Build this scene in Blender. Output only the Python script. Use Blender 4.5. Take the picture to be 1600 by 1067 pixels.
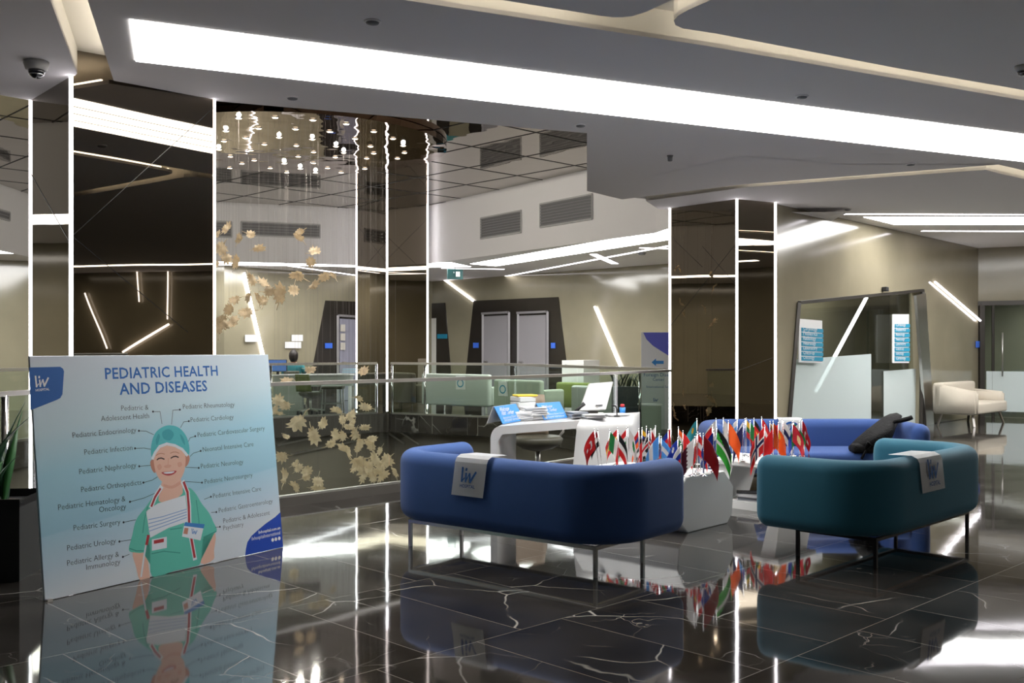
import bpy, bmesh, math, random
from mathutils import Vector, Matrix
for _o in list(bpy.data.objects): bpy.data.objects.remove(_o)
COL = bpy.context.scene.collection
SC = bpy.context.scene
# ---------------------------------------------------------------- camera, world, exposure
EYE, FPX, HY = 1.4135, 1580.0, 545.0
cam = bpy.data.cameras.new('camera'); cam.sensor_width = 36.0; cam.lens = 36.0*FPX/1600.0
cam.shift_y = (HY-533.5)/1600.0; cam.clip_start = .05; cam.clip_end = 200
CAM = bpy.data.objects.new('camera', cam); COL.objects.link(CAM)
CAM.location = (0, 0, EYE); CAM.rotation_euler = (math.pi/2, 0, 0); SC.camera = CAM
wd = bpy.data.worlds.new('world'); SC.world = wd; wd.use_nodes = True
wd.node_tree.nodes['Background'].inputs[0].default_value = (.9, .95, 1, 1)
wd.node_tree.nodes['Background'].inputs[1].default_value = .05
SC.view_settings.view_transform = 'Standard'; SC.view_settings.look = 'None'
SC.view_settings.exposure = 0.0; SC.view_settings.gamma = 1.0; SC.view_settings.use_curve_mapping = False
PANEL_POWER, STRIP_POWER, COVE_POWER = 17.0, 9.0, 13.0
try:
    SC.cycles.max_bounces = 12; SC.cycles.transparent_max_bounces = 24; SC.cycles.glossy_bounces = 6
    SC.cycles.sample_clamp_indirect = 4.0; SC.cycles.use_denoising = True
except Exception: pass
# ---------------------------------------------------------------- geometry helpers
def fl(px, py, h=0.0):            # photo point -> place on the level plane at height h
    d = (EYE-h)*FPX/(py-HY); return Vector(((px-800)/FPX*d, d, h))
def pt(px, py, d): return Vector(((px-800)/FPX*d, d, EYE+(HY-py)/FPX*d))
def wl(px, py, A, B):             # photo point -> place on the upright wall through A, B
    k = (px-800)/FPX; dx, dy = B[0]-A[0], B[1]-A[1]
    t = (k*A[1]-A[0])/(dx-k*dy); return pt(px, py, A[1]+dy*t)
def V3(p, z): return Vector((p[0], p[1], z))
ROOT = {}
def C4(c): return (c[0], c[1], c[2], 1.0)
def s2l(r, g, b):
    f = lambda v: (v/255/12.92) if v/255 <= .04045 else ((v/255+.055)/1.055)**2.4
    return (f(r), f(g), f(b))
MATS = {}
def mat(name, col, rough=.5, metal=0.0, emit=0.0, ecol=None, bump=0.0, bscale=200.0, spec=.5, coat=0.0, sheen=0.0):
    if name in MATS: return MATS[name]
    m = bpy.data.materials.new(name); m.use_nodes = True; nt = m.node_tree; b = nt.nodes['Principled BSDF']
    b.inputs['Base Color'].default_value = C4(col); b.inputs['Roughness'].default_value = rough
    b.inputs['Metallic'].default_value = metal; b.inputs['Specular IOR Level'].default_value = spec
    b.inputs['Coat Weight'].default_value = coat; b.inputs['Sheen Weight'].default_value = sheen
    if emit: b.inputs['Emission Color'].default_value = C4(ecol or col); b.inputs['Emission Strength'].default_value = emit
    tc = nt.nodes.new('ShaderNodeTexCoord'); nz = nt.nodes.new('ShaderNodeTexNoise')
    nz.inputs['Scale'].default_value = bscale; nt.links.new(tc.outputs['Object'], nz.inputs['Vector'])
    if bump:
        bp = nt.nodes.new('ShaderNodeBump'); bp.inputs['Strength'].default_value = bump; bp.inputs['Distance'].default_value = .01
        nt.links.new(nz.outputs['Fac'], bp.inputs['Height']); nt.links.new(bp.outputs['Normal'], b.inputs['Normal'])
    MATS[name] = m; return m
def emat(name, col, power):
    if name in MATS: return MATS[name]
    m = bpy.data.materials.new(name); m.use_nodes = True; nt = m.node_tree
    nt.nodes.remove(nt.nodes['Principled BSDF']); e = nt.nodes.new('ShaderNodeEmission')
    e.inputs[0].default_value = C4(col); e.inputs[1].default_value = power
    nt.links.new(e.outputs[0], nt.nodes['Material Output'].inputs[0]); MATS[name] = m; return m
def glassmat(name, tint, refl=1.0, rough=0.0):
    if name in MATS: return MATS[name]
    m = bpy.data.materials.new(name); m.use_nodes = True; nt = m.node_tree; nt.nodes.remove(nt.nodes['Principled BSDF'])
    t = nt.nodes.new('ShaderNodeBsdfTransparent'); t.inputs[0].default_value = C4(tint)
    g = nt.nodes.new('ShaderNodeBsdfGlossy'); g.inputs['Roughness'].default_value = rough
    lw = nt.nodes.new('ShaderNodeLayerWeight'); lw.inputs[0].default_value = .5; pw = nt.nodes.new('ShaderNodeMath'); pw.operation = 'POWER'; pw.inputs[1].default_value = 5.0
    nt.links.new(lw.outputs['Facing'], pw.inputs[0]); fr = nt.nodes.new('ShaderNodeMath'); fr.operation = 'MULTIPLY_ADD'; fr.inputs[1].default_value = .96; fr.inputs[2].default_value = .04; nt.links.new(pw.outputs[0], fr.inputs[0])
    mu = nt.nodes.new('ShaderNodeMath'); mu.operation = 'MULTIPLY'; mu.inputs[1].default_value = refl; mu.use_clamp = True
    mx = nt.nodes.new('ShaderNodeMixShader')
    nt.links.new(fr.outputs[0], mu.inputs[0]); nt.links.new(mu.outputs[0], mx.inputs[0])
    nt.links.new(t.outputs[0], mx.inputs[1]); nt.links.new(g.outputs[0], mx.inputs[2])
    nt.links.new(mx.outputs[0], nt.nodes['Material Output'].inputs[0]); MATS[name] = m; return m
def tag(o, label, cat, group=None):
    o['label'] = label; o['category'] = cat
    if group: o['group'] = group
    return o
def thing(name, label, cat, loc=(0, 0, 0), rz=0.0, group=None, M=None):
    o = bpy.data.objects.new(name, None); COL.objects.link(o); o.empty_display_size = .1
    if M is None: M = Matrix.Translation(Vector(loc)) @ Matrix.Rotation(rz, 4, 'Z')
    o.matrix_world = M; ROOT[o.name] = M
    return tag(o, label, cat, group)
def obj(name, bm, mats, parent=None, local=False, smooth=False, origin=None):
    # bm in room coordinates (local=False) or in the parent's own coordinates (local=True)
    if not isinstance(mats, (list, tuple)): mats = [mats]
    M = Matrix.Identity(4)
    if parent is not None:
        M = ROOT[parent.name]
        if not local: bm.transform(M.inverted())
    elif origin is not None:
        M = Matrix.Translation(Vector(origin)); bm.transform(M.inverted())
    bmesh.ops.recalc_face_normals(bm, faces=bm.faces)
    me = bpy.data.meshes.new(name); bm.to_mesh(me); bm.free()
    for m in mats: me.materials.append(m)
    if smooth:
        for p in me.polygons: p.use_smooth = True
    o = bpy.data.objects.new(name, me); COL.objects.link(o)
    if parent is not None: o.parent = parent; ROOT[o.name] = M
    else: o.matrix_world = M; ROOT[o.name] = M
    return o
def sub(name, bm, mats, part, local=False, smooth=False): return obj(name, bm, mats, part, local, smooth)
def struct(name, bm, mats, parent=None, smooth=False):
    o = obj(name, bm, mats, parent, smooth=smooth)
    if parent is None: o['kind'] = 'structure'
    return o
def B(): return bmesh.new()
def sel_smooth(o, ang=35):
    for p in o.data.polygons: p.use_smooth = True
    try: o.data.set_sharp_from_angle(angle=math.radians(ang))
    except Exception: pass
    return o
def box(bm, c, s, rz=0.0, mi=0, M=None):
    T = Matrix.Translation(Vector(c)) @ Matrix.Rotation(rz, 4, 'Z')
    if M is not None: T = M @ T
    vs = [bm.verts.new(T @ Vector((x*s[0]/2, y*s[1]/2, z*s[2]/2))) for x in (-1, 1) for y in (-1, 1) for z in (-1, 1)]
    for f in ((0,1,3,2),(4,6,7,5),(0,4,5,1),(2,3,7,6),(0,2,6,4),(1,5,7,3)):
        bm.faces.new([vs[i] for i in f]).material_index = mi
    return vs
def rbox(bm, c, s, r=.02, seg=3, rz=0.0, M=None):
    b2 = B(); box(b2, (0,0,0), s)
    bmesh.ops.bevel(b2, geom=list(b2.edges), offset=r, segments=seg, affect='EDGES', profile=.5)
    T = Matrix.Translation(Vector(c)) @ Matrix.Rotation(rz, 4, 'Z')
    if M is not None: T = M @ T
    b2.transform(T); join(bm, b2)
def join(bm, b2, mi=None):
    mp = {}
    for v in b2.verts: mp[v] = bm.verts.new(v.co)
    for f in b2.faces:
        try: nf = bm.faces.new([mp[v] for v in f.verts])
        except ValueError: continue
        nf.material_index = f.material_index if mi is None else mi; nf.smooth = f.smooth
    b2.free()
def prism(bm, poly, z0, z1, mi=0):     # plan polygon between two heights
    a = [bm.verts.new((p[0], p[1], z0)) for p in poly]; b = [bm.verts.new((p[0], p[1], z1)) for p in poly]
    n = len(poly)
    bm.faces.new(a).material_index = mi; bm.faces.new(b).material_index = mi
    for i in range(n): bm.faces.new((a[i], a[(i+1) % n], b[(i+1) % n], b[i])).material_index = mi
def extr(bm, pts, vec, mi=0):          # any planar polygon pushed along a vector
    vec = Vector(vec); a = [bm.verts.new(Vector(p)) for p in pts]; b = [bm.verts.new(Vector(p)+vec) for p in pts]
    n = len(pts); bm.faces.new(a).material_index = mi; bm.faces.new(b).material_index = mi
    for i in range(n): bm.faces.new((a[i], a[(i+1) % n], b[(i+1) % n], b[i])).material_index = mi
def ring_frame(d):
    d = d.normalized(); up = Vector((0, 0, 1)) if abs(d.z) < .95 else Vector((1, 0, 0))
    x = d.cross(up).normalized(); return x, x.cross(d).normalized()
def tube(bm, pts, r, n=8, mi=0, cap=True):
    pts = [Vector(p) for p in pts]; rs = r if isinstance(r, (list, tuple)) else [r]*len(pts); rings = []
    for i, p in enumerate(pts):
        d = (pts[min(i+1, len(pts)-1)]-pts[max(i-1, 0)]); x, y = ring_frame(d)
        rings.append([bm.verts.new(p+(x*math.cos(2*math.pi*k/n)+y*math.sin(2*math.pi*k/n))*rs[i]) for k in range(n)])
    for a, b in zip(rings, rings[1:]):
        for k in range(n):
            f = bm.faces.new((a[k], a[(k+1) % n], b[(k+1) % n], b[k])); f.material_index = mi; f.smooth = True
    if cap: bm.faces.new(rings[0]).material_index = mi; bm.faces.new(rings[-1]).material_index = mi
def lathe(bm, prof, c=(0, 0, 0), n=24, mi=0, sx=1.0, sy=1.0, M=None):
    c = Vector(c); rings = []
    for r, z in prof:
        vs = [Vector((r*sx*math.cos(2*math.pi*k/n), r*sy*math.sin(2*math.pi*k/n), z)) for k in range(n)]
        rings.append([bm.verts.new((M @ v if M is not None else v)+c) for v in vs])
    for a, b in zip(rings, rings[1:]):
        for k in range(n):
            f = bm.faces.new((a[k], a[(k+1) % n], b[(k+1) % n], b[k])); f.material_index = mi; f.smooth = True
    bm.faces.new(rings[0]).material_index = mi; bm.faces.new(rings[-1]).material_index = mi
def bar(bm, a, b, w, h, mi=0):         # rectangular bar from a to b, w across, h tall
    a, b = Vector(a), Vector(b); x, y = ring_frame(b-a); r = []
    for p in (a, b): r.append([bm.verts.new(p+x*sx*w/2+y*sy*h/2) for sx, sy in ((-1,-1),(1,-1),(1,1),(-1,1))])
    for k in range(4): bm.faces.new((r[0][k], r[0][(k+1) % 4], r[1][(k+1) % 4], r[1][k])).material_index = mi
    bm.faces.new(r[0]).material_index = mi; bm.faces.new(r[1]).material_index = mi
def sheet(bm, line, z0, z1, mi=0):     # upright sheet along a plan polyline
    for p, q in zip(line, line[1:]):
        vs = [bm.verts.new(V3(p, z0)), bm.verts.new(V3(q, z0)), bm.verts.new(V3(q, z1)), bm.verts.new(V3(p, z1))]
        bm.faces.new(vs).material_index = mi
def offset(line, d):                   # plan polyline moved sideways (to its left) by d
    out = []
    for i, p in enumerate(line):
        a = Vector(line[max(i-1, 0)][:2]); b = Vector(line[min(i+1, len(line)-1)][:2]); t = (b-a).normalized()
        out.append((p[0]-t.y*d, p[1]+t.x*d))
    return out
def ribbon(bm, line, w, z0, z1, mi=0):
    L, R = offset(line, w/2), offset(line, -w/2)
    for i in range(len(line)-1): prism(bm, [L[i], R[i], R[i+1], L[i+1]], z0, z1, mi)
def flat(bm, poly, z):                 # level polygon, any outline
    vs = [bm.verts.new((p[0], p[1], z)) for p in poly]
    es = [bm.edges.new((vs[i], vs[(i+1) % len(vs)])) for i in range(len(vs))]
    bmesh.ops.triangle_fill(bm, edges=es, use_beauty=True)
def slab(bm, poly, z0, z1):
    flat(bm, poly, z0); flat(bm, poly, z1)
    for i in range(len(poly)):
        p, q = poly[i], poly[(i+1) % len(poly)]; sheet(bm, [p, q], z0, z1)
    bmesh.ops.remove_doubles(bm, verts=bm.verts, dist=1e-5)
def fillet(pts, r, n=8):
    out = [Vector(pts[0])]
    for i in range(1, len(pts)-1):
        p, a, b = Vector(pts[i]), Vector(pts[i-1]), Vector(pts[i+1])
        u, v = (a-p).normalized(), (b-p).normalized(); ang = u.angle(v); t = min(r/math.tan(ang/2), (a-p).length*.98, (b-p).length*.98)
        rr = t*math.tan(ang/2); c = p+(u+v).normalized()*(rr/math.sin(ang/2)); s, e = p+u*t-c, p+v*t-c
        th = s.angle(e)
        for k in range(n+1):
            f = k/n; out.append(c+(s*math.sin((1-f)*th)+e*math.sin(f*th))/math.sin(th))
    out.append(Vector(pts[-1])); return out
def text_bm(body, size=1.0, align='LEFT', bold=0.0, space=1.0):
    cu = bpy.data.curves.new('lettering', 'FONT'); cu.body = body; cu.size = size; cu.align_x = align
    cu.offset = bold; cu.space_character = space; cu.resolution_u = 2
    o = bpy.data.objects.new('lettering', cu); COL.objects.link(o)
    dg = bpy.context.evaluated_depsgraph_get(); me = bpy.data.meshes.new_from_object(o.evaluated_get(dg))
    bm = B(); bm.from_mesh(me); bpy.data.meshes.remove(me); bpy.data.objects.remove(o); bpy.data.curves.remove(cu)
    return bm
def fit_text(bm, body, p0, p1, up, bold=0.0, aspect=1.0, mi=0, space=1.0, lift=None):
    # write body from p0 to p1 (3D baseline), letters growing towards up
    t = text_bm(body, 1.0, 'LEFT', bold, space)
    xs = [v.co.x for v in t.verts]; x0, w = min(xs), max(xs)-min(xs); p0, p1 = Vector(p0), Vector(p1)
    L = (p1-p0).length; X = (p1-p0).normalized(); N = X.cross(Vector(up)).normalized(); Y = N.cross(X); s = L/w
    for v in t.verts: v.co = p0+X*((v.co.x-x0)*s)+Y*(v.co.y*s*aspect)+(Vector(lift) if lift is not None else Vector((0,0,0)))
    join(bm, t, mi)
def strokeflat(bm, pts, w, N, mi=0):   # flat stroke along 3D points in the plane with normal N
    pts = [Vector(p) for p in pts]; N = Vector(N).normalized()
    for a, b in zip(pts, pts[1:]):
        if (b-a).length < 1e-6: continue
        t = (b-a).normalized(); s = t.cross(N)*w/2; e = t*w*.3
        bm.faces.new([bm.verts.new(q) for q in (a-e+s, b+e+s, b+e-s, a-e-s)]).material_index = mi
def liv(bm, P, X, Y, h, N, mi=0, sub_text=True):    # the three-letter logo, lower left corner at P, letters h tall
    P, X, Y = Vector(P), Vector(X).normalized(), Vector(Y).normalized(); q = lambda x, y: P+X*x*h+Y*y*h
    w = h*.15
    strokeflat(bm, [q(.06,.98), q(.1,.06)], w, N, mi); strokeflat(bm, [q(.1,.06), q(.3,.3)], w*.5, N, mi)
    strokeflat(bm, [q(.42,.62), q(.45,.06)], w, N, mi); strokeflat(bm, [q(.45,.06), q(.68,.6)], w*.5, N, mi)
    strokeflat(bm, [q(.39,.82), q(.4,.94)], w, N, mi)
    strokeflat(bm, [q(.72,.62), q(.83,.06), q(1.24,.74)], w, N, mi)
    if sub_text: fit_text(bm, 'HOSPITAL', q(.0,-.34), q(1.3,-.34), Y, .02, 1.05, mi)
# ---------------------------------------------------------------- materials
def marble():
    m = bpy.data.materials.new('dark_marble_floor'); m.use_nodes = True; nt = m.node_tree; b = nt.nodes['Principled BSDF']; N = nt.nodes.new; L = nt.links.new
    tc = N('ShaderNodeTexCoord'); mp = N('ShaderNodeMapping'); mp.inputs['Rotation'].default_value = (0, 0, -math.radians(44.5))
    L(tc.outputs['Object'], mp.inputs['Vector'])
    br = N('ShaderNodeTexBrick'); br.offset = .5; br.inputs['Scale'].default_value = 1.0; br.inputs['Brick Width'].default_value = .6
    br.inputs['Row Height'].default_value = 1.2; br.inputs['Mortar Size'].default_value = .0022; br.inputs['Mortar Smooth'].default_value = 0.0
    br.inputs['Color1'].default_value = (1,1,1,1); br.inputs['Color2'].default_value = (.55,.55,.55,1); br.inputs['Mortar'].default_value = (0,0,0,1); br.inputs['Bias'].default_value = 0
    L(mp.outputs[0], br.inputs['Vector'])
    # per-slab offset so that veins stop at the joints
    ad = N('ShaderNodeVectorMath'); ad.operation = 'MULTIPLY_ADD'; L(br.outputs['Color'], ad.inputs[0]); ad.inputs[1].default_value = (7, 11, 5); L(mp.outputs[0], ad.inputs[2])
    def vein(scale, dist, lo, hi):
        nz = N('ShaderNodeTexNoise'); nz.inputs['Scale'].default_value = scale*.8; nz.inputs['Detail'].default_value = 4; L(ad.outputs[0], nz.inputs['Vector'])
        mv = N('ShaderNodeVectorMath'); mv.operation = 'MULTIPLY_ADD'; L(nz.outputs['Color'], mv.inputs[0]); mv.inputs[1].default_value = (dist, dist, dist); L(ad.outputs[0], mv.inputs[2])
        vo = N('ShaderNodeTexVoronoi'); vo.feature = 'DISTANCE_TO_EDGE'; vo.inputs['Scale'].default_value = scale; L(mv.outputs[0], vo.inputs['Vector'])
        rp = N('ShaderNodeMapRange'); rp.inputs['From Min'].default_value = lo; rp.inputs['From Max'].default_value = hi; rp.inputs['To Min'].default_value = 1; rp.inputs['To Max'].default_value = 0
        L(vo.outputs['Distance'], rp.inputs['Value'])
        mk = N('ShaderNodeTexNoise'); mk.inputs['Scale'].default_value = scale*1.1; L(ad.outputs[0], mk.inputs['Vector'])
        mr = N('ShaderNodeMapRange'); mr.inputs['From Min'].default_value = .5; mr.inputs['From Max'].default_value = .68; L(mk.outputs['Fac'], mr.inputs['Value'])
        mm = N('ShaderNodeMath'); mm.operation = 'MULTIPLY'; L(rp.outputs[0], mm.inputs[0]); L(mr.outputs[0], mm.inputs[1]); return mm
    v1, v2 = vein(1.15, .55, .0, .009), vein(2.6, .4, .0, .008)
    mx = N('ShaderNodeMath'); mx.operation = 'MAXIMUM'; L(v1.outputs[0], mx.inputs[0])
    h2 = N('ShaderNodeMath'); h2.operation = 'MULTIPLY'; L(v2.outputs[0], h2.inputs[0]); h2.inputs[1].default_value = .45; L(h2.outputs[0], mx.inputs[1])
    cl = N('ShaderNodeTexNoise'); cl.inputs['Scale'].default_value = 1.7; cl.inputs['Detail'].default_value = 6; L(ad.outputs[0], cl.inputs['Vector'])
    r1 = N('ShaderNodeValToRGB'); r1.color_ramp.elements[0].color = (.014, .0125, .011, 1); r1.color_ramp.elements[1].color = (.056, .05, .045, 1)
    r1.color_ramp.elements[0].position = .3; r1.color_ramp.elements[1].position = .75; L(cl.outputs['Fac'], r1.inputs[0])
    m1 = N('ShaderNodeMix'); m1.data_type = 'RGBA'; L(mx.outputs[0], m1.inputs['Factor']); L(r1.outputs[0], m1.inputs['A']); m1.inputs['B'].default_value = (.55, .53, .5, 1)
    m2 = N('ShaderNodeMix'); m2.data_type = 'RGBA'; L(br.outputs['Fac'], m2.inputs['Factor']); L(m1.outputs['Result'], m2.inputs['A']); m2.inputs['B'].default_value = (.26, .245, .225, 1)
    L(m2.outputs['Result'], b.inputs['Base Color'])
    wv = N('ShaderNodeTexNoise'); wv.inputs['Scale'].default_value = 1.6; L(tc.outputs['Object'], wv.inputs['Vector'])
    bp = N('ShaderNodeBump'); bp.inputs['Strength'].default_value = .05; bp.inputs['Distance'].default_value = .02; L(wv.outputs['Fac'], bp.inputs['Height']); L(bp.outputs[0], b.inputs['Normal'])
    b.inputs['Roughness'].default_value = .045; b.inputs['Specular IOR Level'].default_value = .95
    return m
def stone(name, col, rough=.1, spec=.5, wav=.03):
    m = mat(name, col, rough, spec=spec); nt = m.node_tree; b = nt.nodes['Principled BSDF']; N = nt.nodes.new; L = nt.links.new
    tc = N('ShaderNodeTexCoord'); nz = N('ShaderNodeTexNoise'); nz.inputs['Scale'].default_value = .9; nz.inputs['Detail'].default_value = 5; L(tc.outputs['Object'], nz.inputs['Vector'])
    r = N('ShaderNodeValToRGB'); r.color_ramp.elements[0].position = .35; r.color_ramp.elements[1].position = .7
    r.color_ramp.elements[0].color = C4([c*.9 for c in col]); r.color_ramp.elements[1].color = C4([min(1, c*1.08) for c in col])
    L(nz.outputs['Fac'], r.inputs[0]); L(r.outputs[0], b.inputs['Base Color'])
    bp = N('ShaderNodeBump'); bp.inputs['Strength'].default_value = wav; bp.inputs['Distance'].default_value = .05; L(nz.outputs['Fac'], bp.inputs['Height']); L(bp.outputs[0], b.inputs['Normal'])
    return m
def mirror(name, col, rough=.015, wav=.0, scale=.7):
    m = mat(name, col, rough, 1.0); nt = m.node_tree; b = nt.nodes['Principled BSDF']; N = nt.nodes.new; L = nt.links.new
    if wav:
        tc = N('ShaderNodeTexCoord'); nz = N('ShaderNodeTexNoise'); nz.inputs['Scale'].default_value = scale; L(tc.outputs['Object'], nz.inputs['Vector'])
        bp = N('ShaderNodeBump'); bp.inputs['Strength'].default_value = wav; bp.inputs['Distance'].default_value = .05; L(nz.outputs['Fac'], bp.inputs['Height']); L(bp.outputs[0], b.inputs['Normal'])
    return m
M_FLOOR = marble()
M_CEIL = mat('white_ceiling_paint', (.8, .77, .76), .8)
M_COVE = mat('cream_cove_paint', (.84, .8, .71), .8)
M_FASCIA = mat('white_fascia_paint', (.86, .85, .85), .7)
M_BEIGE = stone('polished_beige_stone', (.27, .24, .168), .13, .6)
M_BRONZE = mirror('bronze_mirror', (.20, .172, .135), .01, .03)
M_MIRCEIL = mirror('dark_mirror_ceiling', (.27, .235, .19), .015, .12, .8)
M_DARKWALL = stone('dark_brown_panel', (.028, .024, .02), .12, .5)
M_DARK = mat('black_matt', (.012, .012, .013), .5)
M_STEEL = mat('brushed_steel', (.62, .6, .58), .28, 1.0)
M_CHROME = mat('chrome', (.75, .75, .76), .1, 1.0)
M_BLACKMET = mat('black_metal', (.02, .02, .022), .35, .6)
M_GLASS = glassmat('railing_glass', (.92, .965, .94), .55)
M_PANEL = emat('light_panel_diffuser', (1, .985, .96), PANEL_POWER)
M_SEAM = emat('light_panel_seam', (1, .97, .92), 1.1)
M_STRIP = emat('cool_light_strip', (1, .95, 1), STRIP_POWER)
M_COVELED = emat('warm_cove_strip', (1, .92, .8), COVE_POWER)
M_WHITE = mat('white_lacquer', (.78, .78, .77), .3, coat=.3)
M_PAPER = mat('white_paper', (.8, .8, .8), .7)
M_GRILLE = mat('grey_grille', (.17, .17, .175), .6)
# ---------------------------------------------------------------- floor, void, walls
H = EYE+2.1                      # our ceiling
HF = EYE+2.03                    # ceiling over the far gallery
HM = EYE+3.33                    # mirror ceiling of the atrium
NEAR_RAIL = [(-4.75, .5), (-4.05, 4.2), (-3.56, 6.86), (-3.44, 7.72)]
NEAR_RAIL2 = [(-2.46, 8.62), (-1.21, 9.96), (-.05, 11.13), (.79, 12.27), (2.27, 14.55)]
FAR_RAIL_R = [(-2.62, 21.95), (-.13, 20.5), (1.15, 17.8), (2.02, 15.9), (2.3, 15.25)]
FAR_RAIL_L = [(-7.6, 15.0), (-6.5, 19.4), (-4.58, 20.75), (-2.95, 22.0)]
C1 = [(-3.38, 7.77), (-2.504, 8.51), (-3.2, 9.3), (-4.07, 8.55)]
C2 = [(-2.765, 22.4), (-1.94, 23.2), (-2.8, 24.3), (-3.61, 23.5)]
C3 = [(3.15, 14.18), (3.78, 14.52), (3.0, 15.5), (2.36, 15.1)]
WR0, WRC, WRE = (3.67, 14.49), (9.73, 21.1), (14.2, 18.7)       # right-hand stone wall, its corner, return
floor_pts = NEAR_RAIL+[(-3.38, 7.77), (-2.50, 8.51)]+NEAR_RAIL2+[(2.36, 15.1), (3.0, 15.5), (9.5, 22.2), (15, 25), (15, -7), (-5.6, -7)]
bm = B(); slab(bm, floor_pts, -.38, 0); struct('floor', bm, M_FLOOR)
bm = B(); slab(bm, [(2.36, 15.1)]+FAR_RAIL_R[::-1]+[(-2.765, 22.15)]+FAR_RAIL_L[::-1]+[(-8.2, 10), (-15, 10), (-15, 24), (-8, 27), (-2.4, 31.5), (5.2, 24), (4.2, 16.6), (3.0, 15.5)], -.38, 0); struct('floor', bm, M_FLOOR)
# slab edges and the level below
M_EDGE = stone('grey_slab_edge', (.075, .068, .06), .22, .5)
bm = B(); sheet(bm, offset(FAR_RAIL_L, -.03)+[(-2.76, 22.1)]+offset(FAR_RAIL_R, .03)[0:], -.4, .002)
struct('trim_1', bm, M_EDGE)
bm = B(); LW = [(-9, 12), (-7.3, 16.5), (-6.0, 20.1), (-4.4, 21.3), (-2.7, 22.6), (.2, 20.9), (1.6, 17.6), (2.7, 15.4)]
sheet(bm, LW, -5.2, -.36); struct('wall_lower', bm, stone('lower_wall_brown', (.27, .24, .195), .22, .4))
bm = B(); sheet(bm, [(-4.4, .3), (-3.3, 7.9), (-2.3, 8.5), (-.9, 9.9), (.9, 12.0), (2.5, 14.4)], -5.2, -.36); struct('wall_lower', bm, M_DARKWALL)
bm = B(); flat(bm, [(-16, -2), (6, -2), (6, 26), (-16, 26)], -5.2); struct('floor', bm, M_FLOOR)
bm = B()
for (a, b_) in (((433, 696), (595, 661)), ((454, 710), (566, 687.5))):
    A0, A1 = (-4.4, 21.25), (-2.7, 22.55); bar(bm, wl(*a, A0, A1), wl(*b_, A0, A1), .03, .035)
for (a, b_) in (((609, 664.5), (655, 694)), ((607, 677), (632, 693))):
    A0, A1 = (-2.7, 22.5), (.2, 20.8); bar(bm, wl(*a, A0, A1), wl(*b_, A0, A1), .03, .035)
struct('trim_2', bm, M_STEEL)
# main stone walls on the right, with the trapezoid doorway left open
D0, D1, D2, D3 = wl(1228, 655, WR0, WRC), wl(1246.5, 473, WR0, WRC), wl(1440, 453.5, WR0, WRC), wl(1437, 658, WR0, WRC)
D0.z = D3.z = 0
nW = Vector((WRC[1]-WR0[1], -(WRC[0]-WR0[0]), 0)).normalized()      # towards the hall
if nW.y > 0: nW = -nW
def wallpoly(bm, pts, t=.2, n=nW):
    vs = [bm.verts.new(p) for p in pts]; es = [bm.edges.new((vs[i], vs[(i+1) % len(vs)])) for i in range(len(vs))]
    r = bmesh.ops.triangle_fill(bm, edges=es, use_beauty=True)
bm = B(); wallpoly(bm, [V3(WR0, 0), D0, D1, D2, D3, V3(WRC, 0), V3(WRC, H+.2), V3(WR0, H+.2)])
r = bmesh.ops.extrude_face_region(bm, geom=list(bm.faces)); bmesh.ops.translate(bm, vec=-nW*.22, verts=[v for v in r['geom'] if isinstance(v, bmesh.types.BMVert)])
struct('wall_right', bm, M_BEIGE)
# far gallery walls
GC = (-2.4, 30.5); GM = (4.6, 23.2); GL = (-7.0, 24.6); GL2 = (-14, 22.5)
M_BEIGE2 = stone('polished_beige_stone_far', (.28, .255, .178), .1, .6)
bm = B(); sheet(bm, [(2.72, 16.0), (5.2, 22.6), GM, GC, GL, GL2, (-14.5, 9)], 0, HF+.2); struct('wall_back', bm, M_BEIGE2)
bm = B(); flat(bm, [(2.9, 15.0), (2.45, 17.3), (-2.55, 24.4), (-6.68, 22.9), (-10.4, 22), (-9.9, 9), (-15, 9), (-15, 24), (-7, 25.5), (-2.4, 31.5), (5.6, 23.5), (5, 15)], HF); struct('ceiling', bm, M_CEIL)
# room behind and beside the camera (seen in the mirrors and the floor)
bm = B(); sheet(bm, [(15, 19), (15, -7)], 0, H+.2); struct('wall_side', bm, M_BEIGE)
bm = B(); sheet(bm, [(15, -7), (-9, -7)], 0, H+.2); struct('wall_rear', bm, M_BEIGE)
bm = B(); sheet(bm, [(-16, -7), (-16, 10)], -5.2, HM); struct('wall_left', bm, M_BEIGE)
# ---------------------------------------------------------------- ceilings
E1, E2, E3, E4 = (-2.52, 8.57), (.729, 9.846), (.995, 13.43), (1.54, 14.15)
G_L = [(-.75, 0.0), (-2.78, 6.09), (-3.32, 7.72)]       # left cove, left and right lips
G_R = [(-.53, 0.0), (-2.55, 6.09), (-3.12, 7.92)]
T_FAR = [(-2.33, 5.32), (-.647, 6.09), (1.33, 7.0), (4.33, 8.55), (15, 14.07)]   # top cove far lip
MAIN = [(-2.33, 5.36), (-3.12, 7.92), (-2.5, 8.53), E1, E2, E3, E4, (2.885, 12.9), (5.54, 11.52), (6.02, 11.9), (14.8, 18.8), (15, 18.8)]+T_FAR[::-1][:-1]
bm = B(); slab(bm, MAIN, H, H+.03); struct('ceiling', bm, M_CEIL)
bm = B(); slab(bm, [G_L[0], G_L[1], G_L[2], (-3.38, 7.80), (-4.07, 8.55), (-6.6, 5.75), (-9, 3), (-9, -7), (-.75, -7)], H, H+.03); struct('ceiling', bm, M_CEIL)
PAN_A = [(-2.22, 5.06), (-.058, 6.09), (.565, 6.38), (.64, 6.405), (.70, 6.405), (.76, 6.385), (.837, 6.3), (.963, 6.09), (1.9, 4.4), (3.2, 2.0), (3.2, -7), (-.5, -7), (-.53, 0)]
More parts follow.
